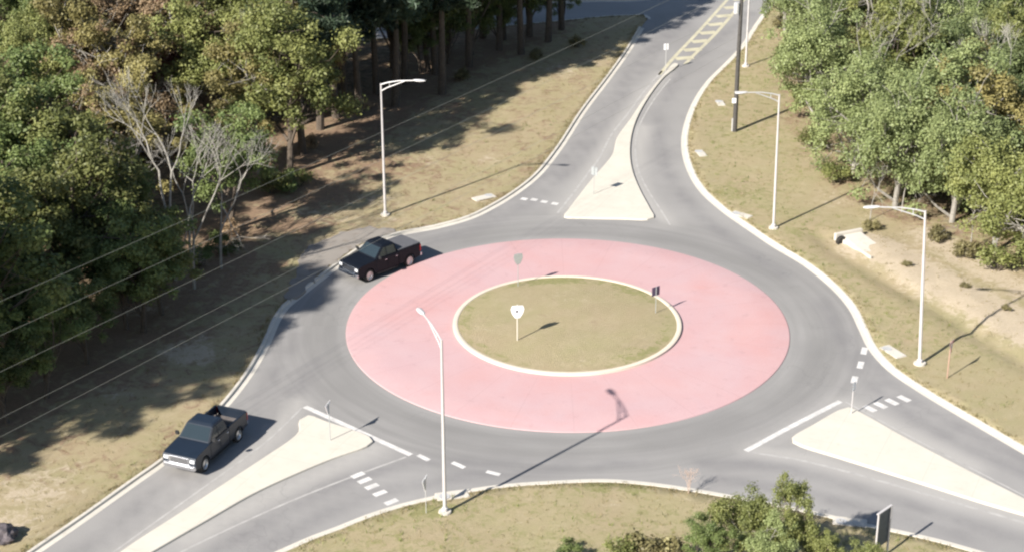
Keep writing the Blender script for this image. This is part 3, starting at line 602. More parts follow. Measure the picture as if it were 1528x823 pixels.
# ------------------------------------------------------------------ pickups
def pickup(paint, label, covered):
    r = empty('pickup_truck'); Wd = .98; Lh = 2.85
    fa, ra = 1.85, -1.80                                            # axles
    def arch(cx, rad, n=9): return [(cx+rad*math.cos(t), .40+rad*math.sin(t)) for t in np.linspace(0, math.pi, n)]
    front = [(Lh-.04, .48), (Lh, .62), (Lh, .98), (Lh-.07, 1.10), (Lh-.35, 1.16), (1.30, 1.25), (1.18, 1.25), (-.78, 1.25), (-.78, .42)]
    poly = [(-.78, .42)]+[(fa-.50, .42)]+arch(fa, .47)[::-1]+[(fa+.50, .45)]+front[:-1]
    b = MB(); b.prism(poly, 'y', -Wd, Wd)
    b.build('body', paint, r, .055, seg=3)
    # bed: two sides with arches, floor, inner walls
    bed = MB(); sp = [(-.80, .45)]+[(-.80, 1.30), (-Lh+.05, 1.30), (-Lh+.05, .52)]+[(ra-.50, .45)]+arch(ra, .47)[::-1]+[(ra+.5, .45)]
    for y0, y1 in ((-Wd, -Wd+.11), (Wd-.11, Wd)): bed.prism(sp, 'y', y0, y1)
    bed.box((-1.80, 0, .74), (2.0, 2*Wd-.2, .08)); bed.box((-.87, 0, 1.0), (.08, 2*Wd-.2, .56))
    bo = bed.build('bed', paint, r, .018)
    lb = MB(); lb.box((-1.82, 0, .79), (1.80, 1.66, .02))
    for y in (-.72, .72): lb.box((ra, y, .90), (.95, .2, .22))
    lb.build('bed_liner', M['bedliner'], bo)
    tg = MB(); tg.box((-Lh+.02, 0, .98), (.09, 2*Wd-.24, .62)); tg.build('tailgate', paint, r, .02)
    if covered: tn = MB(); tn.box((-1.82, 0, 1.325), (2.02, 2*Wd-.12, .05)); tn.build('bed_cover', M['tonneau'], r, .015)
    # greenhouse
    def fr(z): return (z-1.25)/.62
    def ring(z): t = fr(z); return [(1.28-.80*t, .93-.17*t), (-.74+.16*t, .93-.17*t)]
    c = MB(); vs = []
    for z in (1.24, 1.82, 1.90):
        (xf, yy), (xb, _) = ring(min(z, 1.86)); s_ = 0 if z < 1.9 else .10; vs += [(xf-s_, -yy+s_, z), (xf-s_, yy-s_, z), (xb+s_, yy-s_, z), (xb+s_, -yy+s_, z)]
    c.add(vs, [(0, 1, 5, 4), (1, 2, 6, 5), (2, 3, 7, 6), (3, 0, 4, 7), (4, 5, 9, 8), (5, 6, 10, 9), (6, 7, 11, 10), (7, 4, 8, 11), (8, 9, 10, 11), (3, 2, 1, 0)])
    c.build('cab', paint, r, .035, seg=2)
    def pane(name, Q):
        Q = [Vector(q) for q in Q]; nn = (Q[1]-Q[0]).cross(Q[2]-Q[0]).normalized()
        if nn.dot(sum(Q, Vector())/4-Vector((.2, 0, 1.4))) < 0: nn = -nn
        p = MB(); p.add([q+nn*.012 for q in Q]+[q-nn*.02 for q in Q], [(0, 1, 2, 3), (7, 6, 5, 4)]+[(i, (i+1) % 4, 4+(i+1) % 4, 4+i) for i in range(4)]); p.build(name, M['glass'], r)
    def X(z, k): return ring(z)[k][0]
    def Y(z): return ring(z)[0][1]
    z0, z1 = 1.31, 1.78
    pane('windshield', [(X(z0, 0), -Y(z0)+.09, z0), (X(z0, 0), Y(z0)-.09, z0), (X(z1, 0), Y(z1)-.09, z1), (X(z1, 0), -Y(z1)+.09, z1)])
    pane('rear_window', [(X(z0+.08, 1), -Y(z0)+.14, z0+.08), (X(z0+.08, 1), Y(z0)-.14, z0+.08), (X(z1, 1), Y(z1)-.14, z1), (X(z1, 1), -Y(z1)+.14, z1)])
    for s in (-1, 1):
        pane('side_window', [(1.02, s*Y(z0), z0), (.28, s*Y(z0), z0), (.28, s*Y(z1), z1), (.45, s*Y(z1), z1)])
        pane('side_window', [(.20, s*Y(z0), z0), (-.58, s*Y(z0), z0), (-.48, s*Y(z1), z1), (.20, s*Y(z1), z1)])
        for xa, xb in ((.26, 1.22), (-.70, .20)):
            d = MB(); d.box(((xa+xb)/2, s*(Wd+.004), .86), (xb-xa, .02, .66)); dd_ = d.build('door', paint, r, .008)
            h = MB(); h.box((xa+.12, s*(Wd+.03), 1.08), (.18, .035, .04)); h.build('handle', M['chrome'], dd_, .01)
        mr = MB(); mr.box((1.02, s*(Wd+.14), 1.38), (.14, .24, .2)); mr.build('mirror', M['plastic'], r, .04)
        hl_ = MB(); hl_.box((Lh-.06, s*.78, .92), (.16, .34, .2)); hl_.build('headlight', M['lamp_glass'], r, .03)
        tl = MB(); tl.box((-Lh+.06, s*(Wd-.05), 1.03), (.12, .13, .42)); tl.build('tail_light', M['red_glass'], r, .02)
        rb = MB(); rb.box((.2, s*(Wd-.02), .37), (1.9, .12, .05)); rb.build('running_board', M['plastic'], r, .01)
        for xx in (fa, ra):
            wh = empty('wheel'); wh.parent = r; wh.location = (xx, s*.84, .40)
            t = MB(); prof_ = [(-.13, .27), (-.13, .37), (-.10, .40), (.10, .40), (.13, .37), (.13, .27)]; n = 24
            vs = [(rr*math.cos(2*math.pi*k/n), yy, rr*math.sin(2*math.pi*k/n)) for yy, rr in prof_ for k in range(n)]
            t.add(vs, [(i*n+k, i*n+(k+1) % n, (i+1)*n+(k+1) % n, (i+1)*n+k) for i in range(5) for k in range(n)]); t.build('tyre', M['tyre'], wh, smooth=True)
            rm = MB(); vs = [(rr*math.cos(2*math.pi*k/n), s*yy, rr*math.sin(2*math.pi*k/n)) for yy, rr in ((.06, .275), (.125, .275), (.115, .24), (.07, .22), (.10, .06), (.11, .03)) for k in range(n)]
            rm.add(vs, [(i*n+k, i*n+(k+1) % n, (i+1)*n+(k+1) % n, (i+1)*n+k) for i in range(5) for k in range(n)]+[tuple(5*n+k for k in range(n))]); rm.build('rim', M['rim'], wh, smooth=True)
    gr = MB(); gr.box((Lh+.005, 0, .88), (.05, 1.22, .40)); go = gr.build('grille', M['chrome'], r, .02)
    sl = MB()
    for k in range(3): sl.box((Lh+.027, 0, .79+k*.09), (.02, 1.02, .035))
    sl.build('slat', M['plastic'], go)
    fb = MB(); fb.prism([(-.97, 0), (-.9, .10), (.9, .10), (.97, 0), (.97, -.12), (-.97, -.12)], 'z', .48, .70)
    fb.v = [(Lh+.03+v[1], v[0], v[2]) for v in fb.v]; fb.build('front_bumper', M['chrome'], r, .03)
    rbp = MB(); rbp.box((-Lh-.06, 0, .58), (.16, 1.84, .2)); rbp.build('rear_bumper', M['chrome'], r, .03)
    ch = MB(); ch.box((-.0, 0, .36), (4.6, 1.1, .16)); ch.build('chassis', M['plastic'], r)
    for xx in (fa, ra): ww_ = MB(); ww_.box((xx, 0, .66), (.86, 1.5, .44)); ww_.build('wheel_well', M['plastic'], r)
    return tag(r, label, 'pickup truck', 'dark pickups on the roundabout')
def place(o, c, d): o.scale = (.97, 1.05, 1.13); o.location = (c[0], c[1], .004); o.rotation_euler = (0, 0, math.atan2(d[1], d[0]))
t1 = pickup(M['navy_paint'], 'dark pickup with bright chrome grille and open bed leaving on the lower left road', False)
h1 = np.array([-.385, -.923]); place(t1, G(268, 711)[:2]-h1*2.85, h1)
t2 = pickup(M['black_paint'], 'black pickup with a grey bed cover circling beside the pink apron', True)
h2 = np.array([-.72, -.69]); h2 /= np.linalg.norm(h2); l2 = np.array([-h2[1], h2[0]]); place(t2, np.array([-11.8, 8.1])-l2*.88, h2)

# ------------------------------------------------------------------ trees and plants
def leaf_cloud(cent, rad, cnt, size, r, up=.55, squash=.8, aspect=.6, needles=False):
    """small leaf-sized faces through the volume of each clump"""
    V = []; T = []
    for c, rc, n in zip(cent, rad, cnt):
        d = r.normal(size=(n, 3)); d /= np.linalg.norm(d, axis=1, keepdims=True)
        rr = rc*r.uniform(.15, 1., (n, 1))**.5*(1+.25*r.normal(size=(n, 1)))
        p = c+d*rr*np.array([1, 1, squash])
        nrm = d*.8+np.array([0, 0, up])+r.normal(size=(n, 3))*.55; nrm /= np.linalg.norm(nrm, axis=1, keepdims=True)
        a = np.cross(nrm, r.normal(size=(n, 3))); a /= np.linalg.norm(a, axis=1, keepdims=True)+1e-9; b = np.cross(nrm, a)
        s = size*r.uniform(.6, 1.35, (n, 1))
        if needles: a = d*.7+r.normal(size=(n, 3))*.5; a /= np.linalg.norm(a, axis=1, keepdims=True); b = np.cross(a, r.normal(size=(n, 3))); b /= np.linalg.norm(b, axis=1, keepdims=True)+1e-9
        q = np.stack([p-a*s, p-b*s*aspect+nrm*s*.12, p+a*s, p+b*s*aspect+nrm*s*.12], 1)
        V.append(q.reshape(-1, 3)); t = np.clip(r.uniform(0, 1)*.55+r.uniform(0, .45, n), 0, 1); T.append(np.repeat(t, 4))
    V = np.concatenate(V); T = np.concatenate(T); return V, np.arange(len(V), dtype=np.int32).reshape(-1, 4), T

def limb(mb, p, q, r0, r1, r, sag=.12, n=5, k=4):
    p = np.asarray(p, float); q = np.asarray(q, float); L = np.linalg.norm(q-p); off = r.normal(size=3)*L*sag
    pts = [p+(q-p)*t+off*math.sin(math.pi*t)*(.6) for t in np.linspace(0, 1, k)]
    mb.tube(pts, list(np.linspace(r0, r1, k)), n); return pts

def broadleaf(seed, H, Rc, base, bark, leaf, nleaf=9000, size=.2, nl=15, bare=.0, lean=0):
    r = np.random.default_rng(seed); mb = MB(); cent = []; rad = []
    tip = np.array([r.normal()*.5+lean, r.normal()*.5, H*.78]); tr = limb(mb, (0, 0, -.2), tip, .022*H, .006*H, r, .05, 8, 7)
    hc = (H+base)/2; hz = (H-base)/2
    for i in range(nl):
        t = r.uniform(.0, 1); z0 = base*.7+(H*.74-base*.7)*t; s = tip*(z0/tip[2])
        az = i*2.4+r.uniform(-.5, .5); el = r.uniform(-.55, 1.0) if t < .7 else r.uniform(.2, 1.4)
        d = np.array([math.cos(az)*math.cos(el), math.sin(az)*math.cos(el), math.sin(el)])
        tgt = np.array([tip[0]*.6, tip[1]*.6, hc])+d*np.array([Rc, Rc, hz])*r.uniform(.62, 1.08)
        tgt[2] = max(tgt[2], base*.6+.4)
        pts = limb(mb, s, tgt, .009*H*(1.2-t*.6), .02, r, .14, 5, 5)
        for k in range(3):
            p0 = pts[2+k % 2]; e = p0+(tgt-p0)*.5+r.normal(size=3)*np.array([1, 1, .7])*Rc*.34
            limb(mb, p0, e, .03, .012, r, .15, 4, 3); cent.append(e); rad.append(r.uniform(.5, 1.0)*Rc*.27)
            if bare and r.uniform() < bare:
                for _ in range(4): limb(mb, e, e+r.normal(size=3)*Rc*.22+np.array([0, 0, .35]), .016, .007, r, .1, 3, 3)
        cent.append(tgt); rad.append(r.uniform(.6, 1.05)*Rc*.30)
    for i in range(6): cent.append(np.array([tip[0], tip[1], hc])+r.normal(size=3)*np.array([Rc, Rc, hz])*.35); rad.append(Rc*.30)
    keep = r.uniform(size=len(cent)) > bare; cent = [c for c, k in zip(cent, keep) if k]; rad = [c for c, k in zip(rad, keep) if k]
    w_ = np.array(rad)**2; cnt = np.maximum(20, (nleaf*w_/w_.sum()*r.uniform(.55, 1.4, len(w_)))).astype(int)
    return mb, leaf_cloud(cent, rad, cnt, size, r), bark, leaf

def bare_tree(seed, H, bark, spread=.38, depth=5):
    r = np.random.default_rng(seed); mb = MB()
    def grow(p, d, L, rad, k):
        e = p+d*L; limb(mb, p, e, rad, rad*.68, r, .07, 6 if k > 3 else 4, 4)
        if k == 0: return
        for j in range(2 if k > 3 else 3):
            dd_ = d+r.normal(size=3)*spread*1.2+np.array([0, 0, .18]); dd_ /= np.linalg.norm(dd_); grow(e, dd_, L*r.uniform(.6, .85), rad*.62, k-1)
    grow(np.array([0, 0, -.2]), np.array([.06, .02, 1.]), H*.34, .012*H, depth)
    return mb

def pine(seed, H, Rc, base, nleaf=8000):
    r = np.random.default_rng(seed); mb = MB(); cent = []; rad = []; tip = np.array([r.normal()*.3, r.normal()*.3, H])
    limb(mb, (0, 0, -.2), tip, .019*H, .03, r, .02, 8, 7); z = base
    while z < H-.6:
        t = (z-base)/(H-base); L = Rc*min(1, .55+1.6*t)*(1-t**2.2)**.6*r.uniform(.7, 1.12)+.3
        for k in range(4):
            az = r.uniform(0, 6.28); e = np.array([math.cos(az)*L, math.sin(az)*L, z+r.uniform(-.1, .9)])+tip*[1, 1, 0]*(z/H)
            s = tip*(z/H); limb(mb, s, e, .05, .015, r, .08, 4, 4)
            for f in (.55, .8, 1.0): cent.append(s+(e-s)*f+r.normal(size=3)*.18); rad.append(.62*r.uniform(.7, 1.2))
        z += r.uniform(.55, .95)
    w_ = np.array(rad)**2; cnt = np.maximum(15, nleaf*w_/w_.sum()).astype(int)
    return mb, leaf_cloud(cent, rad, cnt, .26, r, .3, .7, .22, True), M['bark'], M['leaf_pine']

PROTO = {}
def proto(name, kind, mbk, cloud, bark, leaf):
    rt = empty(kind); t = mbk.build('trunk', bark, rt, smooth=True)
    if cloud: link('crown', raw_mesh('crown', cloud[0], cloud[1], leaf, dict(tint=cloud[2])), rt)
    rt['_free'] = 1; PROTO[name] = rt
def unit(name, x, y, s, rz, label, cat, group=None, z=None, sz=1.0):
    o = PROTO[name]
    if o.get('_free'): del o['_free']
    else: o = copy_tree(o)
    o.location = (x, y, (ground_z(x, y) if z is None else z)-.03); o.rotation_euler = (0, 0, rz); o.scale = (s, s, s*sz)
    return tag(o, label, cat, group)
B_, BG, BP = M['bark'], M['bark_grey'], M['bark_pale']
for i in range(3): proto('olive%d' % i, 'oak_tree', *broadleaf(10+i, 11, 3.7, 2.2, B_, M['leaf_olive'], 19000, .115))
for i in range(2): proto('green%d' % i, 'oak_tree', *broadleaf(20+i, 11.5, 3.6, 2.0, B_, M['leaf_green'], 18000, .12))
for i in range(2): proto('yellow%d' % i, 'oak_tree', *broadleaf(30+i, 10.5, 3.4, 2.4, BG, M['leaf_yellow'], 15000, .115, bare=.12))
for i in range(2): proto('tan%d' % i, 'autumn_tree', *broadleaf(40+i, 10.5, 3.3, 2.4, BG, M['leaf_tan'], 13000, .11, bare=.25))
proto('rust0', 'autumn_tree', *broadleaf(50, 7.5, 2.3, 2.5, BG, M['leaf_rust'], 7000, .105, bare=.2))
for i in range(3): proto('sage%d' % i, 'leafy_tree', *broadleaf(60+i, 10.5, 4.0, .5, BG, M['leaf_sage'], 24000, .112, nl=23, bare=.06))
proto('sageg0', 'leafy_tree', *broadleaf(70, 9, 3.5, .9, BG, M['leaf_olive'], 19000, .112, nl=19, bare=.05))
for i in range(2): proto('pine%d' % i, 'pine_tree', *pine(80+i, 19, 3.9, 7.6, 17000))
for i in range(2): proto('bare%d' % i, 'bare_tree', bare_tree(90+i, 13, BP, .26, 6), None, BP, None)
proto('bareg0', 'bare_tree', bare_tree(95, 11, BG, .40, 6), None, BG, None)
def bush(seed, H, W_, leaf, n, bark=B_):
    r = np.random.default_rng(seed); mb = MB(); cent = []; rad = []
    for i in range(9):
        a = r.uniform(0, 6.28); q = r.uniform(.2, 1)*W_; e = np.array([math.cos(a)*q, math.sin(a)*q, H*r.uniform(.35, .9)]); limb(mb, (0, 0, -.1), e, .035, .01, r, .1, 4, 4); cent.append(e); rad.append(W_*r.uniform(.35, .55))
    cnt = [int(n/9*r.uniform(.6, 1.4)) for _ in range(9)]
    return mb, leaf_cloud(cent, rad, cnt, .085, r), bark, leaf
proto('bush_green', 'shrub', *bush(1, 1.5, 1.0, M['leaf_green'], 1500)); proto('bush_olive', 'shrub', *bush(2, 1.4, 1.1, M['leaf_olive'], 1500))
proto('bush_dry', 'shrub', *bush(3, 1.2, .9, M['leaf_dry'], 1000)); proto('bush_rust', 'shrub', *bush(4, 1.1, .9, M['leaf_tan'], 900))

# --- left wood: front row by hand, the rows behind generated along the tree line
ORD = ['first', 'second', 'third', 'fourth', 'fifth', 'sixth', 'seventh', 'eighth', 'ninth', 'tenth', 'eleventh', 'twelfth', 'thirteenth', 'fourteenth', 'fifteenth', 'sixteenth', 'seventeenth', 'eighteenth', 'nineteenth', 'twentieth', 'twenty-first', 'twenty-second', 'twenty-third', 'twenty-fourth']
LOOK = dict(olive='olive green oak', green='deep green oak', yellow='yellowish oak', tan='tan autumn tree', rust='rust red tree', pine='tall dark pine', bare='pale leafless tree', bareg='grey leafless tree', sage='sunlit sage green tree', sageg='low olive tree')
CATN = dict(pine='pine')
NV = dict(olive=3, green=2, yellow=2, tan=2, rust=1, pine=2, bare=2, bareg=1, sage=3, sageg=1)
taken = []
def tree(kind, x, y, s, label, group, rz=None, sz=1.0, r=rng):
    taken.append((x, y)); return unit('%s%d' % (kind, r.integers(NV[kind])), x, y, s, r.uniform(0, 6.28) if rz is None else rz, label, 'tree', group, None, sz)
GL, GR = 'trees of the left wood', 'trees of the right wood'
front_l = [  # photo spot of the foot, kind, scale, label
 (118, 470, 'olive', 1.22, 'big sunlit olive oak whose crown stands over the lower left wires'),
 (60, 490, 'green', .8, 'deep green oak, half in shade, left of the big sunlit olive oak'),
 (10, 520, 'green', .75, 'shaded green oak cut by the left picture edge above the wires'),
 (188, 448, 'green', .80, 'dark shaded oak between the big olive oak and the pale leafless tree'),
 (262, 418, 'bare', .98, 'tallest pale leafless tree with forked grey limbs in the front row of the left wood'),
 (288, 400, 'bare', .75, 'slender pale leafless tree just right of the tallest leafless one'),
 (232, 400, 'bareg', .9, 'grey leafless tree left of the tallest pale leafless one'),
 (340, 345, 'green', .86, 'deep green oak right behind the pale leafless trees'),
 (432, 264, 'olive', 1.16, 'olive oak with a bare lower trunk above the green verge shrubs'),
 (388, 262, 'yellow', 1.0, 'yellow green oak left of the bare-trunked olive oak'),
 (516, 150, 'pine', .92, 'dark pine whose bare trunk rises over the reddish lit litter'),
 (478, 196, 'pine', .98, 'dark pine trunk left of the verge lamp post'),
 (452, 232, 'pine', .9, 'dark pine right of the bare-trunked olive oak'),
 (502, 178, 'pine', 1.0, 'dark pine just left of the one over the reddish lit litter'),
 (538, 172, 'pine', .95, 'dark pine standing forward of the reddish lit litter'),
 (470, 160, 'tan', 1.1, 'tan autumn tree among the dark pine trunks'),
 (445, 190, 'yellow', 1.15, 'yellow green oak behind the bare-trunked olive oak'),
 (660, 140, 'pine', 1.0, 'dark pine farthest out on the shaded verge'),
 (590, 160, 'pine', 1.0, 'dark pine close behind the verge lamp post'),
 (562, 142, 'pine', .95, 'dark pine just left of the verge lamp post top'),
 (604, 126, 'pine', 1.0, 'dark pine behind the verge lamp post arm'),
 (650, 112, 'pine', .95, 'dark pine right of the verge lamp arm tip'),
 (700, 100, 'pine', 1.0, 'dark pine standing forward on the shaded verge'),
 (745, 76, 'pine', .95, 'dark pine in the shade where the wires fade out'),
 (790, 56, 'pine', .95, 'dark pine before the side street'),
 (838, 46, 'pine', .9, 'last dark pine beside the side street mouth'),
 (150, 240, 'tan', 1.1, 'tan autumn tree above the big sunlit olive oak'), (205, 232, 'yellow', 1.1, 'yellowish oak left of the rust red tree'), (266, 172, 'tan', 1.1, 'tan autumn tree above the rust red tree'),
 (172, 312, 'yellow', 1.0, 'yellowish oak right behind the big sunlit olive oak'), (226, 318, 'tan', .95, 'tan autumn tree behind the leafless trio'), (108, 190, 'yellow', 1.1, 'yellowish oak high in the upper left of the wood'), (312, 150, 'yellow', 1.1, 'yellowish oak at the top of the picture right of the tan trees'),
 (248, 205, 'rust', 1.05, 'rust red tree in the middle of the left wood behind the leafless trees'),
 (275, 260, 'rust', .7, 'small rust red tree behind the tallest leafless tree'),
]
for u, v, k, s, lab in front_l:
    g = g2(u, v); tree(k, g[0], g[1], s, lab, GL)
for x, y, s, lab, k in ((-39.6, -16.6, 1.2, 'nearest', 'pine'), (-44, -21.5, 1.6, 'second nearest', 'green'), (-49.5, -27.5, 1.4, 'third nearest', 'green'), (-38.2, -14.4, 1.1, 'fourth nearest', 'pine'), (-46, -20.5, 1.5, 'fifth nearest', 'green'), (-41.5, -20.5, 1.2, 'sixth nearest', 'pine'),
                        (-42.6, -25.8, 1.2, 'seventh nearest', 'pine'), (-42.6, -17.6, 1.2, 'eighth nearest', 'pine')):
    tree(k, x, y, s, 'tall shading tree outside the left picture edge, ' + lab + ' to the pickup', GL)
for u, v, k, s, lab in ((70, 596, 'green', .60, 'shaded oak nearest the wires at the left picture edge'), (130, 545, 'green', .58, 'shaded oak with its foot between the overhead wires'), (12, 632, 'green', .52, 'dark oak lowest at the left picture edge'),
                     (190, 492, 'green', .58, 'shaded oak just above the third overhead wire'), (778, 82, 'pine', .95, 'dark pine nearest the sunny end of the shaded verge'), (818, 64, 'pine', .95, 'dark pine between the shaded verge and the side street'), (668, 78, 'pine', 1.0, 'dark pine in the thick of the shaded stand'), (720, 58, 'pine', 1.0, 'dark pine before the bend of the side street'), (628, 110, 'green', .58, 'low dark oak at the foot of the pines right of the lamp arm'), (668, 97, 'green', .55, 'low dark oak among the pine trunks above the shaded verge'), (706, 84, 'green', .6, 'low dark oak in the middle of the pine stand'), (742, 70, 'green', .55, 'low dark oak where the topmost wire passes the pines'),
                     (700, 56, 'green', .6, 'low dark oak before the hidden side street'), (748, 53, 'green', .55, 'low dark oak beside the hidden side street'), (792, 47, 'green', .55, 'low dark oak along the side street kerb'), (836, 41, 'green', .5, 'low dark oak nearest the side street mouth'), (600, 84, 'green', .7, 'dark oak deep in the pine stand behind the lamp arm'),
                     (214, 496, 'green', .78, 'deep green oak in the shade below the dark oak'), (242, 470, 'olive', .72, 'small olive oak in the shade left of the tallest leafless tree'), (290, 432, 'bareg', 1.0, 'grey leafless tree at the shaded verge right of the leafless trio'), (330, 402, 'bareg', .8, 'small grey leafless tree by the shaded apron'),
                     (752, 62, 'green', 1.1, 'dark oak whose shadow reaches the upper road kerb'), (640, 108, 'green', 1.1, 'dark oak behind the lamp-side pines'), (700, 88, 'green', 1.1, 'dark oak before the side street in deep shade'), (585, 104, 'green', .85, 'dark oak behind the reddish lit litter')):
    g = g2(u, v); tree(k, g[0], g[1], s, lab, GL)
def kind_at(u, v, r):
    """what grows where: crown centre in the photo"""
    q = r.uniform()
    if u > 520: return 'pine' if q < .8 else 'green'
    if u > 440: return 'pine' if q < .35 else 'bareg' if q < .6 else 'tan' if q < .85 else 'green'
    if u > 290: return 'olive' if q < .5 else 'green' if q < .8 else 'bareg' if q < .9 else 'yellow'
    if v < 60 and u < 130: return 'green' if q < .7 else 'olive'
    if u > 90 and v < 235: return 'yellow' if q < .42 else 'tan' if q < .86 else 'bareg' if q < .93 else 'rust'
    return 'olive' if q < .4 else 'green' if q < .75 else 'yellow'
tl = tree_l; tn_ = normals2(tl); seg = np.concatenate([[0], np.cumsum(np.linalg.norm(np.diff(tl, axis=0), axis=1))])
side = 1 if inside(wood_l, (tl+tn_*3))[len(tl)//2] else -1
r2 = np.random.default_rng(21); ROWN = ['front', 'second', 'third', 'fourth', 'fifth', 'sixth', 'seventh', 'eighth']
for row in range(8):
    d = 1.8+row*5.0; sp = 5.0+.1*row; s0 = r2.uniform(0, sp); cnt = 0
    while s0 < seg[-1]:
        i = np.searchsorted(seg, s0); i = min(i, len(tl)-1); p = tl[i]+tn_[i]*side*d+r2.uniform(-1.1, 1.1, 2); s0 += sp*r2.uniform(.85, 1.2)
        if not inside(wood_l, p[None])[0] or p[1] > 86 or inside(outline, p[None])[0] or dist_poly(outline, p[None], True)[0] < 1.6: continue
        u, v = PJ((p[0], p[1], 0)); uc, vc = PJ((p[0], p[1], 7.5))
        if v < -40 or vc > 1100 or u < -520 or p[1] < -48: continue
        if u > 5 and row == 0: continue                              # the front row in view is set by hand
        if any((p[0]-a)**2+(p[1]-b)**2 < 3.3**2 for a, b in taken): continue
        if row == 1 and 430 < u < 620 and r2.uniform() < .4: continue
        if u < 0 and (row > 3 or u < -420 or .722*p[0]-.692*p[1] > -14.5): continue
        k = kind_at(uc, vc, r2); s = r2.uniform(.88, 1.15)*(.66 if u < 230 and v > 470 else 1)
        if u < 0: k = 'green' if k in ('tan', 'yellow', 'bareg') else k; s = r2.uniform(1.1, 1.3) if .722*p[0]-.692*p[1] > -20 else r2.uniform(.6, .75)
        tree(k, p[0], p[1], s, '%s, %s from the lower left, %s row of the left wood' % (LOOK[k], ORD[min(cnt, 23)], ROWN[row]), GL, r=r2); cnt += 1
# --- right wood
front_r = [(1172, 52, 'sage', .86, 'sage green tree at the top of the right wood beside the upper road'), (1203, 122, 'sage', .92, 'sage green tree overhanging the verge lamp post top'),
 (1226, 192, 'sage', .95, 'broad sage green tree right of the verge lamp post'), (1272, 258, 'sage', .92, 'sage green tree above the pale culvert'),
 (1335, 308, 'sage', .95, 'sage green tree whose bare limbs show over the bracketed lamp arm'), (1420, 332, 'sage', .95, 'sage green tree right of the bracketed lamp post top'),
 (1485, 378, 'sageg', .92, 'low olive tree over the sandy bank by the right picture edge'), (1535, 430, 'sageg', 1.05, 'bright low olive tree cut by the right picture edge'),
 (1345, 318, 'bareg', .45, 'small grey leafless tree at the foot of the right wood beside the bracketed lamp'), (1298, 330, 'bareg', .36, 'tiny grey leafless tree above the culvert end'), (1448, 372, 'bareg', .40, 'small grey leafless tree in front of the low olive tree'),
 (1385, 200, 'bareg', 1.12, 'grey leafless tree whose limbs thread the middle of the right wood'), (1290, 130, 'bareg', 1.12, 'grey leafless tree near the top of the right wood'),
 (1240, 150, 'bareg', 1.0, 'grey leafless tree at the wood edge right of the utility pole'), (1450, 150, 'bareg', 1.15, 'grey leafless tree toward the upper right picture corner'), (1330, 230, 'bareg', 1.05, 'grey leafless tree above the bracketed lamp arm'), (1490, 260, 'bare', .85, 'pale leafless tree by the right picture edge in the right wood'), (1235, 60, 'bare', .7, 'pale leafless tree at the top of the right wood by the road')]
for u, v, k, s, lab in front_r:
    g = g2(u, v); tree(k, g[0], g[1], s, lab, GR)
trr = tree_r; tnr = normals2(trr); seg = np.concatenate([[0], np.cumsum(np.linalg.norm(np.diff(trr, axis=0), axis=1))])
side = 1 if inside(wood_r, (trr+tnr*3))[len(trr)//2] else -1
r3 = np.random.default_rng(5)
for row in range(1, 6):
    d = 1.5+row*5.2; s0 = r3.uniform(0, 5); cnt = 0
    while s0 < seg[-1]:
        i = min(np.searchsorted(seg, s0), len(trr)-1); p = trr[i]+tnr[i]*side*d+r3.uniform(-1.1, 1.1, 2); s0 += 5.2*r3.uniform(.85, 1.2)
        if not inside(wood_r, p[None])[0]: continue
        u, v = PJ((p[0], p[1], 0)); uc, vc = PJ((p[0], p[1], 6))
        if v < -45 or v > 620 or u > 1700 or any((p[0]-a)**2+(p[1]-b)**2 < 3.0**2 for a, b in taken): continue
        q = r3.uniform(); k = 'sage' if q < .58 else 'olive' if q < .80 else 'yellow' if q < .87 else 'bareg'
        tree(k, p[0], p[1], r3.uniform(.84, 1.06), '%s, %s from the top, %s row of the right wood' % (LOOK[k], ORD[min(cnt, 23)], ROWN[row]), GR, r=r3); cnt += 1
# --- trees below the lower kerb, their tops reaching into the picture
for u, v, k, s, sz_, lab in ((1100, 866, 'sageg', .44, 1.15, 'bright green young tree whose top stands before the lower road'), (1172, 872, 'olive', .36, 1.55, 'pointed olive treetop before the lower road, left of the dark sign panel'),
                        (1228, 886, 'olive', .33, 1.05, 'green treetop right of the pointed olive treetop'), (1052, 885, 'green', .36, 1.0, 'low dark green treetop at the lower picture edge'), (1138, 892, 'sage', .36, 1.1, 'low leafy treetop between the bright and the pointed treetops'), (1292, 906, 'sageg', .34, 1.0, 'low leafy treetop in front of the dark sign panel')):
    g = g2(u, v); tree(k, g[0], g[1], s, lab, 'young trees below the lower kerb', None, sz_)
for u, v, k, s, lab in ((960, 840, 'bush_dry', 1.25, 'sparse brown green shrub on the lower verge left of the treetops'), (1000, 850, 'bush_dry', 1.3, 'twiggy dry shrub touching the dark green treetop'), (925, 838, 'bush_olive', .8, 'small yellow green shrub on the lower verge'),
                        (850, 832, 'bush_green', .6, 'low green shrub at the lower picture edge of the verge')):
    g = g2(u, v); unit(k, g[0], g[1], s, random.uniform(0, 6), lab, 'shrub', 'shrubs on the lower verge')
g = g2(1027, 738); sp_ = MB()
for k_ in range(4):
    b_ = bare_tree(70+k_, 1.55, M['twig_pink'], .30, 5); Q = Matrix.Rotation(k_*1.6, 3, 'Z') @ Matrix.Rotation(.22, 3, 'X'); sp_.add([Q @ Vector(v) for v in b_.v], b_.f)
o = sp_.build('bare_sapling', M['twig_pink']); o.location = (g[0], g[1], .1); tag(o, 'pinkish leafless sapling on the lower verge before the road', 'sapling')
g = g2(6, 806); rk = MB(); r_ = np.random.default_rng(3)
bm = bmesh.new(); bmesh.ops.create_icosphere(bm, subdivisions=3, radius=.75)
for vtx in bm.verts: vtx.co *= 1+.16*math.sin(vtx.co.x*5+1)*math.cos(vtx.co.y*4)+.07*r_.normal(); vtx.co.z *= .75
me = bpy.data.meshes.new('boulder'); bm.to_mesh(me); bm.free(); me.materials.append(M['stone']); o = link('boulder', me); o.location = (g[0], g[1], .35); tag(o, 'dark violet grey boulder in the dry grass at the lower left picture corner', 'boulder')
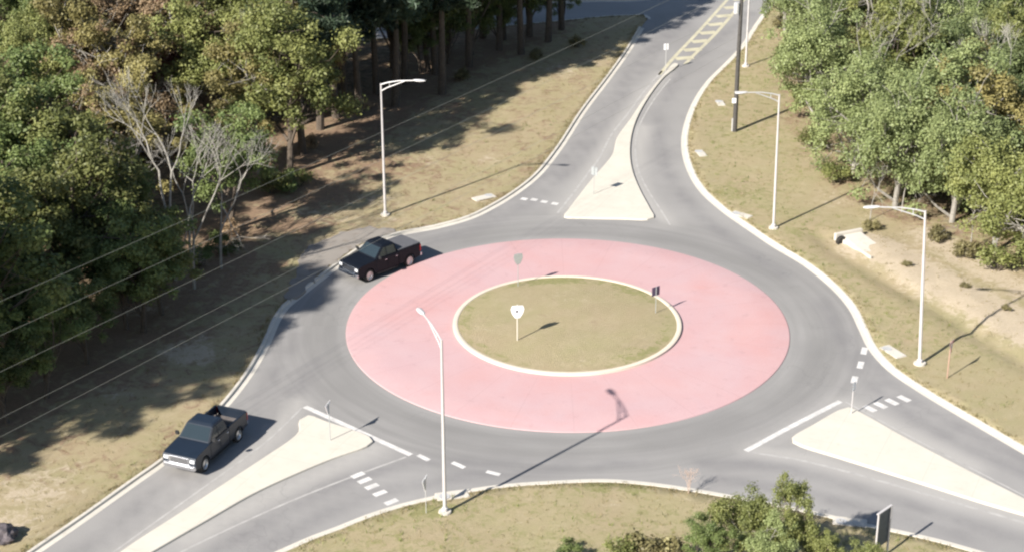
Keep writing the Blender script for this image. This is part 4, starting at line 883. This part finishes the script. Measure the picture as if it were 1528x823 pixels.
# undergrowth at the wood edges
SH = [(405, 290, 'bush_olive', 1.1, 'olive shrub in the group on the verge under the bare-trunked oak, leftmost'), (425, 286, 'bush_green', 1.0, 'green shrub under the bare-trunked olive oak'), (448, 280, 'bush_olive', .9, 'olive shrub right under the bare-trunked olive oak'),
      (330, 380, 'bush_green', 1.0, 'green shrub at the foot of the slender leafless tree'), (300, 398, 'bush_green', .9, 'green shrub beside the feet of the leafless trees'), (352, 352, 'bush_rust', .9, 'brownish shrub behind the shaded strip left of the apron'),
      (205, 440, 'bush_green', 1.2, 'green shrub in the shade under the dark oak'), (230, 428, 'bush_olive', 1.2, 'sunlit olive shrub left of the tallest leafless tree'), (470, 225, 'bush_rust', .9, 'brown shrub on the reddish litter left of the verge lamp post'),
      (545, 165, 'bush_rust', .8, 'brown shrub in the litter behind the verge lamp post'), (690, 120, 'bush_dry', .9, 'dry shrub in the shade under the pines'), (860, 72, 'bush_dry', .9, 'dry shrub in the shadow by the upper road kerb'),
      (800, 90, 'bush_dry', .8, 'dry shrub at the sunny end of the upper left verge'), (1300, 345, 'bush_dry', .7, 'dry shrub above the pale culvert end'), (1398, 360, 'bush_dry', .9, 'dry shrub on the bank behind the bracketed lamp post'),
      (1442, 385, 'bush_dry', 1.0, 'dry shrub on the sandy bank before the low olive tree'), (1490, 405, 'bush_olive', 1.1, 'olive shrub on the sandy bank near the right picture edge'), (1250, 275, 'bush_olive', 1.0, 'olive shrub at the foot of the right wood above the culvert'),
      (1212, 225, 'bush_olive', 1.0, 'olive shrub behind the verge lamp post'), (1195, 160, 'bush_olive', 1.0, 'olive shrub at the wood edge level with the lamp arm'), (1175, 95, 'bush_olive', 1.1, 'olive shrub at the wood edge right of the far lamp post'), (1165, 45, 'bush_dry', 1.1, 'dry shrub by the upper road at the top of the right wood')]
BK = [(1352, 402, 'left of the bracketed lamp post'), (1440, 432, 'in the middle of the sandy bank'), (1500, 468, 'low on the sandy bank near the picture edge')]
SH += [(u, v, 'bush_dry', .36, 'tiny dry clump '+w_) for u, v, w_ in BK]
for u, v, k, s, lab in SH:
    g = g2(u, v); unit(k, g[0], g[1], s, random.uniform(0, 6), lab, 'shrub', 'shrubs at the wood edges')

for o in list(PROTO.values()):                                      # kinds that were not planted
    if o.get('_free'):
        for c in list(o.children): bpy.data.objects.remove(c)
        bpy.data.objects.remove(o)
# dry grass tufts on the verges
def tufts(n, mat, sel, h0, name, edge=False):
    r = np.random.default_rng(len(name)*7); P = np.stack([r.uniform(-45, 40, n*4), r.uniform(-30, 78, n*4)], 1)
    if edge: i_ = r.integers(0, len(back), n*4); P = back[i_]+(np.roll(back, -1, 0)[i_]-back[i_])*r.uniform(0, 1, (n*4, 1))+out_n[i_]*(np.abs(r.normal(size=(n*4, 1)))*.22+.02)+r.normal(size=(n*4, 2))*.05
    P = P[(~inside(outline, P)) & (dist_poly(outline, P, True) > (.17 if edge else .35)) & (~inside(apron, P))]
    P = P[sel(P, r)][:n]; m = len(P); k = 6
    c = np.repeat(P, k, 0)+r.normal(size=(m*k, 2))*.09; az = r.uniform(0, 6.28, m*k); h = h0*r.uniform(.5, 1.4, m*k); ln = h*r.uniform(.2, .8, m*k); wd_ = .022*r.uniform(.7, 1.4, m*k)
    idx = np.array([np.argmin((NGV[:, 0]-x)**2+(NGV[:, 1]-y)**2) for x, y in P]); z = np.repeat(NGZ[idx], k)-.02
    dx, dy = np.cos(az), np.sin(az)
    a = np.stack([c[:, 0]-dy*wd_, c[:, 1]+dx*wd_, z], 1); b = np.stack([c[:, 0]+dy*wd_, c[:, 1]-dx*wd_, z], 1); t = np.stack([c[:, 0]+dx*ln, c[:, 1]+dy*ln, z+h], 1)
    V = np.stack([a, b, t], 1).reshape(-1, 3); T = np.repeat(np.repeat(np.clip(r.uniform(0, 1, m)*.6+.2, 0, 1), k)+r.uniform(-.2, .2, m*k), 3)
    tag(link(name, raw_mesh(name, V, np.arange(len(V), dtype=np.int32).reshape(-1, 3), mat, dict(tint=np.clip(T, 0, 1)))), kind='stuff')
nm = (np.abs(GV[:, 0]) < 60) & (GV[:, 1] > -40) & (GV[:, 1] < 92) & (~din); NGV, NGZ = GV[nm], gz[nm]
def near_i(P): return np.array([np.argmin((NGV[:, 0]-x)**2+(NGV[:, 1]-y)**2) for x, y in P])
NGR = green[nm]; NSA = sand[nm]
tufts(2600, M['grass'], lambda P, r: (np.abs(P[:, 0]) < 45) & (P[:, 1] > -30) & (P[:, 1] < 80), .13, 'kerbside_grass', True)
tufts(7000, M['grass'], lambda P, r: (~inside(wood_l, P)) & (~inside(wood_r, P)), .10, 'dry_grass')
def gsel(P, r):
    i = near_i(P); return r.uniform(size=len(P)) < np.clip(NGR[i]*1.3-NSA[i]-.15, 0, 1)
tufts(3000, M['weed'], gsel, .2, 'green_weeds')
